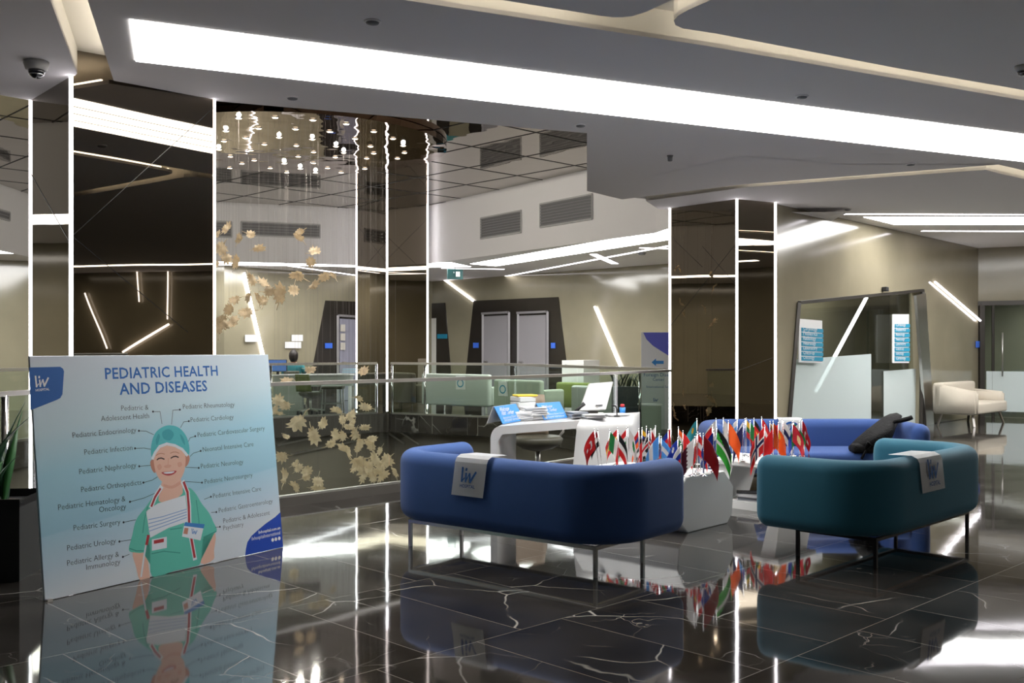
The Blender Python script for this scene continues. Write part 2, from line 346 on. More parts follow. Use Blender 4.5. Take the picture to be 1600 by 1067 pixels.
PAN_B = [(3.43, 2.0), (2.1, 4.45), (1.195, 6.09), (1.09, 6.27), (1.045, 6.38), (1.035, 6.47), (1.06, 6.56), (1.12, 6.63), (1.21, 6.67), (1.366, 6.74), (2.87, 7.56), (4.157, 8.21), (15, 13.65), (15, -7), (3.43, -7)]
bm = B(); slab(bm, PAN_A, H, H+.03); struct('ceiling', bm, M_CEIL)
bm = B(); slab(bm, PAN_B, H, H+.03); struct('ceiling', bm, M_CEIL)
PAN_D = [(3.2, 13.0), (5.56, 11.84), (5.85, 12.15), (14.6, 19.0), (13, 20.5), (9.6, 21.3), (3.5, 14.9), (2.9, 14.9), (2.4, 14.2)]
PAN_D = [(1.9, 14.35), (3.06, 13.12), (5.56, 11.86), (5.86, 12.13), (14.8, 19.2), (13, 20.5), (9.73, 21.2), (3.0, 15.6), (2.2, 15.2)]
bm = B(); slab(bm, PAN_D, H, H+.03); struct('ceiling', bm, M_CEIL)
# top of the coves, one level plane above everything on our side
bm = B(); flat(bm, [(-6.6, 5.75), (-4.07, 8.55), (-2.5, 8.53), E1, E2, E3, E4, (2.36, 15.1), (3.0, 15.6), (9.8, 21.3), (15, 19.2), (15, -7), (-9, -7), (-9, 3)], H+.2); struct('ceiling', bm, M_COVE)
bm = B(); sheet(bm, T_FAR, H+.0, H+.2); sheet(bm, G_L, H, H+.2); sheet(bm, PAN_B[0:9], H, H+.2); sheet(bm, PAN_D[0:5], H, H+.2)
struct('trim_3', bm, M_COVE)
# lowered wedge between the atrium corner and column
bm = B(); WA, WB, WC, WD = V3(E3, H), Vector((2.48, 10.99, H)), Vector((3.79, 11.5, H)), Vector((5.5, 11.5, H-.004))
WE, WF = Vector((2.885, 12.9, H-.006)), Vector((1.54, 14.15, H-.006))
for f in ((WA, WB, WF), (WB, WE, WF), (WB, WC, WE), (WC, WD, WE)): bm.faces.new([bm.verts.new(p-Vector((0,0,.003))) for p in f])
for f in ((WA, WF), (WF, WE)):
    bm.faces.new([bm.verts.new(p) for p in (f[0], f[1], Vector((f[1].x, f[1].y, H+.2)), Vector((f[0].x, f[0].y, H+.2)))])
struct('ceiling', bm, M_CEIL)
# hidden lamps of the coves, lying on the lips
def cove_lamp(line, off, label, power=M_COVELED):
    bm = B(); ribbon(bm, offset(line, off), .02, H+.035, H+.055); tag(obj('cove_lamp', bm, power, origin=(line[0][0], line[0][1], H)), label, 'lamp')
cove_lamp(PAN_A[0:3], -.05, 'warm cove lamp hidden above the dark ceiling panel left of the fork')
cove_lamp(PAN_A[5:9], -.05, 'warm cove lamp hidden in the forked ceiling groove')
cove_lamp(PAN_B[8:13], -.05, 'warm cove lamp hidden above the rounded dark ceiling panel')
cove_lamp([(-1.24, 2.0), (-2.33, 5.3), (-3.1, 7.8)], -.05, 'warm cove lamp hidden along the slanting groove by the left column')
cove_lamp([(2.95, 12.95), (5.48, 11.5), (6.02, 11.97), (14.6, 18.7)], -.07, 'warm cove lamp hidden in the narrow groove right of the atrium')
# atrium fascias and mirror ceiling
FL = [(-9.9, 9), (-10.4, 22), (-6.68, 22.9), (-2.55, 24.4)]; FR = [(-2.55, 24.4), (2.45, 17.3), (2.9, 15.0)]
bm = B(); sheet(bm, FL, HF-.05, HM); struct('wall_far', bm, M_FASCIA)
bm = B(); sheet(bm, FR, HF-.05, HM); struct('wall_far', bm, M_FASCIA)
bm = B(); sheet(bm, [(-9, 3), (-6.6, 5.75), (-4.07, 8.55)], H+.03, HM); sheet(bm, [E1, E2, E3, E4, (2.9, 15.0)], H+.03, HM); struct('wall_near', bm, M_FASCIA)
bm = B(); flat(bm, [(-16, -2), (3.5, -2), (3.5, 25), (-16, 25)], HM); struct('ceiling', bm, M_MIRCEIL)
bm = B()
for k in range(-6, 14):
    c = Vector((-3.5+k*1.25*.72, 16+k*1.25*.69, HM-.004)); d = Vector((-.69, .72, 0))*14; bar(bm, c-d, c+d, .02, .004)
for k in range(-8, 9):
    c = Vector((-3.5-k*1.5*.69, 16+k*1.5*.72, HM-.004)); d = Vector((.72, .69, 0))*14; bar(bm, c-d, c+d, .02, .004)
struct('trim_4', bm, M_DARK)
# dark round plate that carries the leaf ornament
PC = Vector((-3.5, 16.2, HM)); PR = 2.45
bm = B(); lathe(bm, [(PR, -.10), (PR, -.008)], PC, 64)
pl = sel_smooth(obj('ceiling_plate', bm, mirror('dark_copper_mirror', (.17, .11, .075), .02, .4, 1.3), origin=PC)); tag(pl, 'large round dark copper plate on the atrium mirror ceiling', 'ceiling plate')
# ---------------------------------------------------------------- light panels
def panel(label, poly, z, lines=0, frame=None, group=None):
    c = (sum(p[0] for p in poly)/len(poly), sum(p[1] for p in poly)/len(poly), z); t = thing('ceiling_light', label, 'ceiling light', c, group=group)
    bm = B(); slab(bm, poly, z-.006, z-.001); obj('diffuser', bm, M_PANEL, t)
    if lines and len(poly) == 4:
        a, b_, c_, d = [Vector(p) for p in poly]        # a-b and d-c are the long sides
        bm = B()
        for k in range(1, lines+1):
            f = k/(lines+1); p, q = a.lerp(d, f), b_.lerp(c_, f); bar(bm, V3(p, z-.0075), V3(q, z-.0075), .02, .002)
        obj('seam', bm, M_SEAM, t)
    return t
panel('very long white light panel crossing the ceiling above the sofas', [(-2.434, 6.44), (9.2, 11.84), (9.9, 13.27), (-2.74, 7.37)], H, 3)
panel('white light panel in the ceiling near the wall right of the mirrored column', [(5.6, 16.1), (13.5, 16.1), (13.5, 17.05), (6.44, 17.05)], H, 3)
def ceil_strip(label, a, b_, w, z, power=M_STRIP, group=None):
    bm = B(); bar(bm, V3(a, z-.003), V3(b_, z-.003), w, .005); return tag(obj('strip_light', bm, power, origin=V3(a, z)), label, 'strip light', group)
ceil_strip('thin white strip light in front of the right ceiling panel', (5.05, 15.75), (13, 15.9), .09, H)
ceil_strip('thin white strip light behind the right ceiling panel, nearest the wall', (7.3, 18.0), (11.5, 18.1), .09, H)
panel('narrow light panel on the ceiling along the side wall right of the camera', [(12.7, -5), (13.0, -5), (13.0, 11), (12.7, 11)], H, 0)
q = lambda px, py: fl(px, py, HF)[:2]
panel('slanting white light panel on the far gallery ceiling beside the grilles', [q(735, 412), q(1060, 355), q(1060, 372), q(775, 415.5)], HF, 0)
panel('short white light panel on the far gallery ceiling behind the mirrored corner column', [q(640, 409.5), q(705, 410), q(736, 416.5), q(660, 417.5)], HF, 0)
panel('long white light panel on the far gallery ceiling left of the corner column', [(-6.75, 23.06), (-2.5, 24.62), (-2.5, 25.5), (-7.0, 23.95)], HF, 0)
panel('white light panel on the far gallery ceiling at the left edge', [(-10.2, 11), (-10.6, 21.5), (-11.8, 21.5), (-11.4, 11)], HF, 0)
for a, b_, lab, w in (((788, 432), (1045, 384), 'thin white strip light running beside the slanting far light panel', .1), ((927, 397), (961, 412), 'short white strip light branching off on the far gallery ceiling', .16),
                  ((1000, 387), (1047, 388.5), 'thin white strip light on the far ceiling meeting the right column', .08), ((690, 419), (788, 420.5), 'thin white strip light on the far ceiling near the exit sign', .08),
                  ((340, 413.5), (560, 416), 'thin white strip light along the left far gallery ceiling', .08), ((450, 415), (560, 430.5), 'thin slanting white strip light on the left far gallery ceiling', .1)):
    ceil_strip(lab, q(*a), q(*b_), w, HF)
# ---------------------------------------------------------------- mirrored columns with light edges
def column(n, quad, z0, z1, seams):
    bm = B(); prism(bm, quad, z0, z1)
    c = struct('column', bm, M_BRONZE)
    bm = B()
    for (i, a, b_) in seams:        # face i: from (u, z) to (u, z)
        p, q_ = Vector(quad[i]), Vector(quad[(i+1) % 4]); nn = Vector(((q_-p).y, -(q_-p).x, 0)).normalized()
        P = lambda u, z: V3(p.lerp(q_, u), z)+nn*.001
        bar(bm, P(*a), P(*b_), .004, .004)
    sm = sub('panel_seam', bm, M_BLACKMET, c)
    return c
column(1, C1, -1.5, H+.2, [(0, (0, 2.28), (1, 3.45)), (0, (0, 2.28), (.8, 1.55)), (3, (0, 2.9), (1, 2.2))])
column(2, C2, -.4, HM, [(0, (0, 3.4), (1, 4.4)), (0, (0, 3.9), (1, 3.1)), (3, (0, 4.3), (1, 3.3)), (3, (0, 3.1), (1, 3.8))])
column(3, C3, -.4, H+.1, [(3, (0, 3.1), (.5, 2.6)), (3, (0, 1.75), (1, 2.9)), (3, (.5, 2.9), (1, 2.3)), (0, (0, 1.1), (1, 1.3))])
def edge(p, z0, z1, label, w=.045):
    bm = B(); box(bm, (p[0], p[1], (z0+z1)/2), (w*.68, w*.68, z1-z0), .75); tag(obj('edge_light', bm, M_STRIP, origin=(p[0], p[1], z0)), label, 'light strip')
edge((-3.385, 7.763), .02, H, 'wide white light strip on the front edge of the left mirrored column', .036)
edge((-2.502, 8.504), .02, H, 'white light strip on the right edge of the left mirrored column', .02)
edge((-4.074, 8.545), .02, H, 'white light strip on the far left edge of the left mirrored column', .018)
edge((-2.765, 22.385), .03, HM, 'white light strip on the middle edge of the corner column across the atrium', .045)
edge((-3.616, 23.492), .03, HM, 'thin white light strip on the left edge of the corner column across the atrium', .026)
edge((-1.933, 23.193), .03, HM, 'white light strip on the right edge of the corner column across the atrium', .034)
edge((2.356, 15.095), .02, H, 'white light strip on the left edge of the mirrored column behind the flags', .03)
edge((3.15, 14.168), .02, H, 'white light strip on the middle edge of the mirrored column behind the flags', .036)
edge((3.784, 14.513), .02, H, 'white light strip on the right edge of the mirrored column behind the flags', .03)
# ---------------------------------------------------------------- slanted light tubes on the walls
def tube_light(label, p, q_, r=.03, n=None, power=M_STRIP):
    if n is not None: p, q_ = p+n*.05, q_+n*.05
    bm = B(); tube(bm, [p, q_], r, 8); tag(obj('wall_light_tube', bm, power, origin=p), label, 'light tube')
nM = Vector((-.722, -.692, 0)); nL = Vector((.69, -.722, 0))
tube_light('slanted light tube on the stone wall above the cream sofa', wl(1457, 441, WR0, WRC), wl(1529, 502, WR0, WRC), .02, nW)
tube_light('slanted light tube beside the dark surround with two grey doors', wl(696, 437, GC, GM), wl(741, 470, GC, GM), .024, nM)
tube_light('slanted light tube on the far wall behind the desk monitor', wl(931, 479, GC, GM), wl(972, 575, GC, GM), .024, nM)
tube_light('slanted light tube on the far left wall beside the leaf ornaments', wl(380, 426, GL, GC), wl(414, 570, GL, GC), .024, nL)
# tubes on the wall beside the camera, seen only as reflections in the left column's mirror
def mirrored(px, py, x=14.9):
    a, b_ = Vector(C1[0]), Vector(C1[1]); p = wl(px, py, a, b_); n = Vector((b_.y-a.y, -(b_.x-a.x), 0)).normalized(); d = (p-Vector((0, 0, EYE))).normalized(); r = d-2*d.dot(n)*n
    return p+r*((x-p.x)/r.x)
for a_, b_, lab, w in (((192, 551), (263, 506), 'long slanted light tube on the side wall right of the camera', .032), ((132, 457), (166, 545), 'steep light tube on the side wall right of the camera', .02),
                       ((213, 402), (217, 470), 'upright light tube on the side wall right of the camera', .018), ((262, 402), (261, 498), 'upright light tube further along the side wall right of the camera', .018)):
    tube_light(lab, mirrored(*a_), mirrored(*b_), w)
# ---------------------------------------------------------------- ventilation grilles
def grille(label, A, b_, p0, p1, n, group=None):       # corners of a grille given on the fascia A-b_
    a, c = wl(*p0, A, b_), wl(*p1, A, b_); b2 = Vector((c.x, c.y, a.z)); d2 = Vector((a.x, a.y, c.z)); t = thing('ventilation_grille', label, 'vent', (a+c)/2, group=group)
    bm = B(); extr(bm, [a, b2, c, d2], n*.01); obj('back_plate', bm, M_GRILLE, t)
    bm = B(); L = int(abs(a.z-c.z)/.055)
    for k in range(L):
        z = a.z+(c.z-a.z)*(k+.5)/L; bar(bm, Vector((a.x, a.y, z))+n*.02, Vector((b2.x, b2.y, z))+n*.02, .012, .02)
    obj('slat', bm, mat('grey_slat', (.25, .25, .255), .5), t); t.children[-1]['kind'] = 'stuff'
    bm = B()
    for p, q_ in ((a, b2), (b2, c), (c, d2), (d2, a)): bar(bm, p+n*.015, q_+n*.015, .03, .03)
    obj('frame', bm, mat('light_grey_frame', (.5, .5, .5), .5), t)
nFL = Vector((.34, -.94, 0)); nFR = Vector((-.82, -.57, 0))
grille('wide grey ventilation grille on the far fascia left of the corner column', FL[2], FL[3], (377, 346), (500, 372), nFL)
grille('short grey ventilation grille on the far fascia beside the left column', FL[2], FL[3], (325, 345), (362, 371), nFL)
grille('small grey ventilation grille on the slanting fascia, the further of two', FR[0], FR[1], (752, 341), (815, 363), nFR)
grille('large grey ventilation grille on the slanting fascia, the nearer of two', FR[0], FR[1], (845, 319), (926, 342), nFR)
grille('grey ventilation grille on the far left fascia at the picture edge', (-10.4, 22), (-9.9, 9), (-40, 316), (14, 345), Vector((1, 0, 0)))
# ---------------------------------------------------------------- small ceiling fittings
def ceil_disc(name, label, cat, px, py, r, h, m, z=H):
    p = fl(px, py, z); t = thing(name, label, cat, p); bm = B(); lathe(bm, [(r, 0), (r, -.006), (r*.82, -.01)], p, 20); obj('rim', bm, m, t)
    bm = B(); lathe(bm, [(r*.8, -.009), (r*.7, -h), (r*.3, -h-.004)], p, 16); obj('cap', bm, M_GRILLE, t)
for px, py, lab in ((582, 33, 'in the dark ceiling strip above the long light panel'), (457, 152, 'just above the atrium edge near the left column'), (907, 195, 'near the point of the atrium ceiling edge'),
                    (1253, 150, 'between the cove and the long light panel'), (1423, 256, 'near the narrow cove at right'), (1325, 327, 'beside the right strip light')):
    ceil_disc('smoke_detector', 'small flat round detector '+lab, 'detector', px, py, .055, .018, M_CEIL)
ceil_disc('sprinkler_head', 'small dark sprinkler head on the ceiling facet right of the atrium', 'sprinkler', 1047, 243, .035, .06, M_GRILLE)
ceil_disc('ceiling_speaker', 'dark round fitting on the far gallery ceiling near the right column', 'ceiling fitting', 1003, 395, .1, .04, M_BLACKMET, HF)
def dome(label, px, py, s):
    p = fl(px, py, H); t = thing('security_camera', label, 'camera', p)
    bm = B(); lathe(bm, [(.085*s, 0), (.088*s, -.02*s), (.075*s, -.06*s), (.062*s, -.066*s)], p, 28); obj('housing', bm, mat('pale_plastic', (.45, .44, .43), .45), t)
    bm = B(); lathe(bm, [(.058*s, -.064*s), (.058*s, -.08*s), (.046*s, -.105*s), (.026*s, -.12*s), (.006*s, -.126*s)], p, 24); obj('lens_dome', bm, mat('smoked_dome', (.01, .01, .015), .06, coat=1), t)
    bm = B(); tube(bm, [p+Vector((.05*s*math.cos(a), .05*s*math.sin(a), -.098*s)) for a in [x*.4-2.6 for x in range(10)]], .004*s, 6); obj('trim_ring', bm, M_CHROME, t)
dome('dome security camera on the ceiling beside the left column', 57, 96, 1.0)
dome('dark dome camera on the ceiling at the right picture edge', 1597, 103, .6)
# ---------------------------------------------------------------- doors and glass
M_FROST = bpy.data.materials.new('frosted_film'); M_FROST.use_nodes = True
_n = M_FROST.node_tree; _b = _n.nodes['Principled BSDF']; _b.inputs['Base Color'].default_value = (.72, .8, .8, 1); _b.inputs['Roughness'].default_value = .25
_b.inputs['Specular IOR Level'].default_value = .6
_t = _n.nodes.new('ShaderNodeBsdfTransparent'); _t.inputs[0].default_value = (.85, .93, .92, 1); _mx = _n.nodes.new('ShaderNodeMixShader'); _mx.inputs[0].default_value = .72
_n.links.new(_t.outputs[0], _mx.inputs[1]); _n.links.new(_b.outputs[0], _mx.inputs[2]); _n.links.new(_mx.outputs[0], _n.nodes['Material Output'].inputs[0])
M_DOORGLASS = glassmat('door_glass', (.84, .87, .84), 1.0)
M_DFRAME = mat('dark_door_frame', (.05, .045, .04), .35, .4)
M_TEAL = mat('teal_print', s2l(30, 140, 175), .5); M_SKY = mat('sky_blue_print', s2l(45, 130, 205), .5); M_NAVY = mat('navy_print', s2l(30, 50, 110), .5)
M_GREYTXT = mat('grey_lettering', (.08, .08, .09), .6); M_WHITETXT = mat('white_lettering', (.85, .85, .85), .6)
up = Vector((0, 0, 1)); uW = Vector((WRC[0]-WR0[0], WRC[1]-WR0[1], 0)).normalized()
W = lambda px, py, o=0.0: wl(px, py, WR0, WRC)+nW*o
dr = obj('door_1', B(), M_DFRAME); dr['kind'] = 'structure'
bm = B()
for a, b_ in ((D0, D1), (D1, D2), (D2, D3)): bar(bm, a+nW*.02, b_+nW*.02, .07, .05)
obj('door_frame', bm, M_DFRAME, dr)
bm = B(); a, b_, c, d = W(1425, 462, .03), W(1440, 458, .03), W(1453, 657, .03), W(1441, 658, .03); c.z = d.z = 0; extr(bm, [a, b_, c, d], nW*.05); obj('steel_jamb', bm, M_STEEL, dr)
def quadW(px0, px1, ytop0, ytop1, ybot0, ybot1, o): return [W(px0, ytop0, o), W(px1, ytop1, o), W(px1, ybot1, o), W(px0, ybot0, o)]
def clampz(pts, z=.012):
    for p in pts: p.z = max(p.z, z)
    return pts
def paneW(name, pts, m, t=.012): bm = B(); extr(bm, clampz(pts), nW*t); return obj(name, bm, m, dr)
paneW('glass_panel', [D1+Vector((0,0,-.03))-nW*.06, W(1362, 462.5, -.06), W(1362, 690, -.06), W(1230, 690, -.06)], M_DOORGLASS)
paneW('glass_panel', [W(1364, 462, -.11), W(1432, 456, -.11), W(1438, 690, -.11), W(1364, 690, -.11)], M_DOORGLASS)
paneW('frosted_panel', quadW(1239, 1364, 562, 553, 700, 700, -.035), M_FROST, .004)
paneW('frosted_panel', quadW(1388, 1438, 580, 576, 690, 690, -.085), M_FROST, .004)
# lobby behind the doorway
I = lambda u, v, z: V3(Vector(WR0)+Vector((uW.x, uW.y))*u-Vector((nW.x, nW.y))*v, z)
bm = B(); 
LV = 1.6
b3 = B(); b3.faces.new([b3.verts.new(I(*q_)) for q_ in ((.5, .25, 0), (.5, LV, 0), (.5, LV, 3.2), (.5, .25, 3.2))]); struct('wall_lobby', b3, mat('pale_lobby_wall', (.6, .6, .56), .6))
for a, b_ in (((.5, LV), (8.3, LV)), ((8.3, LV), (8.3, .25))):
    bm.faces.new([bm.verts.new(I(*a, 0)), bm.verts.new(I(*b_, 0)), bm.verts.new(I(*b_, 3.2)), bm.verts.new(I(*a, 3.2))])
struct('wall_lobby', bm, M_BEIGE)
bm = B(); bm.faces.new([bm.verts.new(I(*p, 3.2)) for p in ((.5, .23), (8.3, .23), (8.3, LV), (.5, LV))]); struct('ceiling', bm, M_CEIL)
bm = B(); bm.faces.new([bm.verts.new(I(*p, .01)) for p in ((.5, -.05), (8.3, -.05), (8.3, LV), (.5, LV))]); struct('floor', bm, M_FLOOR)
t = thing('ceiling_light', 'added unseen light panel brightening the lobby behind the glass doorway', 'ceiling light', I(2.6, .9, 3.19)); bm = B(); 
extr(bm, [I(*p, 3.185) for p in ((.9, .5), (5.0, .5), (5.0, .9), (.9, .9))], (0, 0, .01)); obj('diffuser', bm, M_PANEL, t)  # added panel, brightens the lobby; no such lamp is known there
bm = B(); extr(bm, [I(2.0, LV-.01, 0), I(3.5, LV-.01, 0), I(3.1, LV-.01, 2.6), I(2.1, LV-.01, 2.6)], nW*.03); struct('trim_5', bm, M_DARKWALL)
bm = B(); extr(bm, [I(.65, LV-.01, 0), I(2.0, LV-.01, 0), I(2.05, LV-.01, 2.6), I(.65, LV-.01, 2.6)], nW*.03); struct('trim_6', bm, mat('pale_lobby_wall', (.6, .6, .56), .6))
tube_light('slanted light tube behind the glass doorway between two direction boards', W(1389, 463, -.4), W(1312, 612, -.4), .03)
# direction boards hung on the glass
def board(label, x0, x1, y0, y1, tilt, rows, lines):
    a, b_, c, d = W(x0, y0, .03), W(x1, y0+tilt, .03), W(x1, y1+tilt*.3, .03), W(x0, y1, .03)
    t = thing('direction_board', label, 'sign', (a+b_+c+d)/4); bm = B(); extr(bm, [a, b_, c, d], nW*.02); obj('panel', bm, M_PAPER, t)
    for k in range(rows):
        f0, f1 = .2+k*.78/rows, .2+(k+.8)*.78/rows; e = lambda u, f: (a.lerp(b_, u)).lerp(d.lerp(c, u), f)+nW*.024
        bm = B(); extr(bm, [e(.08, f0), e(1.02, f0), e(1.02, f1), e(.08, f1)], nW*.006); st = obj('blue_strip', bm, M_TEAL, t)
        tx = B(); fit_text(tx, lines[k % len(lines)], e(.14, f0*.4+f1*.6)+nW*.009, e(.14+.06*len(lines[k % len(lines)]), f0*.4+f1*.6)+nW*.009, up, .0, .8); sub('lettering', tx, M_WHITETXT, st)
LN = ['Cardiology', 'Pediatrics', 'Radiology', 'Neurology', 'Laboratory', 'Check-up', 'Oncology']
board('white direction board with teal rows hung on the left side of the glass doorway', 1244, 1280, 498, 566, 3, 7, LN)
board('white direction board with teal rows hung on the right side of the glass doorway', 1391, 1416, 491, 567, 0, 8, LN)
p = W(1379, 452, .0); t = thing('door_sensor', 'small black door sensor on the stone wall above the glass doorway', 'sensor', p); bm = B(); rbox(bm, p+nW*.05, (.1, .09, .08), .012, 2, math.atan2(uW.y, uW.x)); obj('housing', bm, M_DARK, t)
# return wall with glass door at far right
def flatwall(name, A, b_, z0, z1, m): bm = B(); sheet(bm, [A, b_], z0, z1); return struct(name, bm, m)
nE = Vector((WRE[1]-WRC[1], -(WRE[0]-WRC[0]), 0)).normalized()
if nE.y > 0: nE = -nE
flatwall('wall_return', WRC, WRE, 2.36, H+.2, M_BEIGE)
bm = B(); sheet(bm, [(WRC[0]+.9, WRC[1]+2.2), (WRE[0]+.9, WRE[1]+2.2)], 0, 2.6); sheet(bm, [(WRC[0]+.02, WRC[1]+.01), (WRC[0]+.9, WRC[1]+2.2)], 0, 2.6); struct('wall_inner', bm, stone('inner_wall_olive', (.26, .26, .2), .3))
bm = B(); flat(bm, [(WRC[0], WRC[1]), (WRE[0], WRE[1]), (WRE[0]+.9, WRE[1]+2.2), (WRC[0]+.9, WRC[1]+2.2)], 2.5); struct('ceiling', bm, M_CEIL)
t = thing('ceiling_light', 'small added unseen light panel brightening the space behind the far right glass door', 'ceiling light', (WRC[0]+2.2, WRC[1]+.2, 2.49)); bm = B()
extr(bm, [Vector((WRC[0]+x_, WRC[1]+y_, 2.485)) for x_, y_ in ((1.4, .6), (3.0, -.2), (3.15, .1), (1.55, .9))], (0, 0, .01)); obj('diffuser', bm, M_PANEL, t)  # invented lamp that lifts the dark space behind the glass
d2 = obj('door_2', B(), M_DFRAME); d2['kind'] = 'structure'; R = lambda px, py, o=0.0: wl(px, py, WRC, WRE)+nE*o
def paneR(name, pts, m, t=.012): bm = B(); extr(bm, clampz(pts), nE*t); return obj(name, bm, m, d2)
zt = 2.36
def RZ(u, z, o=0.0): q_ = Vector(WRC).lerp(Vector(WRE), u); return V3(q_, z)+nE*o
bm = B(); bar(bm, RZ(.012, 0, 0), RZ(.012, zt, 0), .09, .1); bar(bm, RZ(0, zt, 0), RZ(1, zt, 0), .1, .09); bar(bm, RZ(.055, 0, 0), RZ(.055, zt, 0), .03, .05); obj('door_frame', bm, M_DFRAME, d2)
paneR('glass_panel', [RZ(.02, 0), RZ(.6, 0), RZ(.6, zt-.05), RZ(.02, zt-.05)], M_DOORGLASS)
paneR('frosted_panel', [RZ(.03, .12, .02), RZ(.6, .12, .02), RZ(.6, .95, .02), RZ(.03, .95, .02)], M_FROST, .004)
bm = B(); tube(bm, [RZ(.09, .85, .07), RZ(.09, 1.75, .07)], .014, 8); obj('door_handle', bm, M_STEEL, d2)
# doors of the far gallery
Mw = lambda px, py, o=0.0: wl(px, py, GC, GM)+nM*o
Lw = lambda px, py, o=0.0: wl(px, py, GL, GC)+nL*o
def floorz(p): p.z = 0; return p
bm = B(); extr(bm, [Mw(741, 470), Mw(873, 464), floorz(Mw(893, 640)), floorz(Mw(725, 640))], nM*.03); struct('trim_7', bm, M_DARKWALL)
bm = B(); extr(bm, [Mw(676, 474), Mw(696, 473), floorz(Mw(708, 640)), floorz(Mw(670, 640))], nM*.03); struct('trim_8', bm, M_DARKWALL)
bm = B(); extr(bm, [Lw(508, 469.5), Lw(640, 474), floorz(Lw(640, 640)), floorz(Lw(478, 640))], nL*.03); struct('trim_9', bm, M_DARKWALL)
M_DOORGREY = mat('grey_door_laminate', (.27, .26, .275), .4); M_DFRG = mat('grey_metal_door_frame', (.3, .29, .3), .4, .3)
def gdoor(n, F, x0, x1, y0, y1, nn, col=M_DOORGREY, hx=.1, fw=.13):
    d = obj('door_%d' % n, B(), M_DFRG); d['kind'] = 'structure'
    a, b_ = F(x0, y0, .04), F(x1, y1, .04); a2, b2 = floorz(a.copy()), floorz(b_.copy())
    bm = B(); bar(bm, a, b_, fw, .06); bar(bm, a, a2, fw, .06); bar(bm, b_, b2, fw, .06); obj('door_frame', bm, M_DFRG, d)
    bm = B(); i = .04; e = lambda u, q0, q1: q0.lerp(q1, u); dz = Vector((0, 0, -.08))
    extr(bm, [e(i, a, b_)+dz, e(1-i, a, b_)+dz, e(1-i, a2, b2)+Vector((0,0,.01)), e(i, a2, b2)+Vector((0,0,.01))], nn*.02); leaf = obj('door_leaf', bm, col, d)
    h = e(hx, a2, b2)+nn*.06+Vector((0, 0, 1.05)); bm = B(); bar(bm, h, h+(b2-a2).normalized()*.14, .03, .03); sub('door_handle', bm, M_STEEL, leaf)
    return d
gdoor(3, Mw, 756, 797, 490, 488, nM, hx=.1); gdoor(4, Mw, 811, 857, 489, 487, nM, hx=.08)
gdoor(5, Lw, 527, 572, 493, 496, nL, mat('lilac_grey_door', (.27, .27, .34), .4))
bm = B(); extr(bm, [Mw(667, 498, .035), Mw(683, 497, .035), floorz(Mw(683, 640, .035)), floorz(Mw(667, 640, .035))], nM*.01); struct('window_1', bm, mat('lit_room_beyond', (.75, .75, .7), .6))
def plate(name, label, cat, F, x0, x1, y0, y1, nn, m, group=None, o=.05, txt=None):
    a, b_, c, d = F(x0, y0, o), F(x1, y0, o), F(x1, y1, o), F(x0, y1, o); t = thing(name, label, cat, (a+c)/2, group=group)
    bm = B(); extr(bm, [a, b_, c, d], nn*.02); obj('panel', bm, m, t)
    if txt:
        bm = B(); fit_text(bm, txt, d.lerp(c, .15)+(a-d)*.3+nn*.024, d.lerp(c, .85)+(a-d)*.3+nn*.024, up, .01); obj('lettering', bm, M_WHITETXT, t)
    return t
M_BLUESIGN = mat('bright_blue_sign', s2l(60, 110, 220), .5)
plate('room_sign', 'small blue room sign left of the two grey doors', 'sign', Mw, 742, 750, 535.5, 543.5, nM, M_BLUESIGN)
plate('room_sign', 'small blue room sign right of the two grey doors', 'sign', Mw, 863.5, 870, 535.5, 544, nM, M_BLUESIGN)
plate('room_sign', 'small blue room sign on the dark surround left of the corner column', 'sign', Lw, 506, 517, 536, 544, nL, M_BLUESIGN)
plate('room_sign', 'teal room sign on the dark surround right of the corner column', 'sign', Mw, 686, 701, 522, 529, nM, M_TEAL)
plate('wall_notice', 'white paper notice behind the slanted left light tube', 'notice', Lw, 381, 400, 523, 534, nL, M_PAPER)
plate('wall_notice', 'white paper notice, the higher of the pair on the left stone wall', 'notice', Lw, 454, 471, 523, 533, nL, M_PAPER)
plate('wall_notice', 'white paper notice, the lower of the pair on the left stone wall', 'notice', Lw, 444, 469, 534, 544, nL, M_PAPER, o=.03)
for k, (y0, lab) in enumerate(((507, 'topmost of three on the lilac door'), (521, 'middle one of three on the lilac door'), (535.5, 'lowest of three on the lilac door'))):
    plate('door_notice', 'small pale notice, '+lab, 'notice', Lw, 529, 536, y0, y0+11, nL, mat('cream_paper', (.55, .52, .46), .7), o=.085)
plate('wall_sign', 'small blue sign on the stone wall beside the cream sofa', 'sign', W, 1523, 1529, 533, 543, nW, M_BLUESIGN, o=.02)
p = pt(711, 428.5, 24.0); t = thing('exit_sign', 'green exit sign hanging from the far gallery ceiling', 'exit sign', p); bm = B(); box(bm, p, (.17*2.2, .05, .12*2), .3)
obj('panel', bm, mat('dark_green_sign', s2l(10, 70, 70), .5), t); bm = B(); box(bm, p+Vector((.07, -.035, 0)), (.1, .01, .12), .3); bar(bm, p+Vector((-.14, -.03, -.03)), p+Vector((-.02, -.02, .05)), .03, .03); obj('symbol', bm, M_WHITETXT, t)
bm = B(); tube(bm, [p+Vector((0, 0, .1)), V3(p, HF)], .01, 6); obj('hanger', bm, M_STEEL, t)
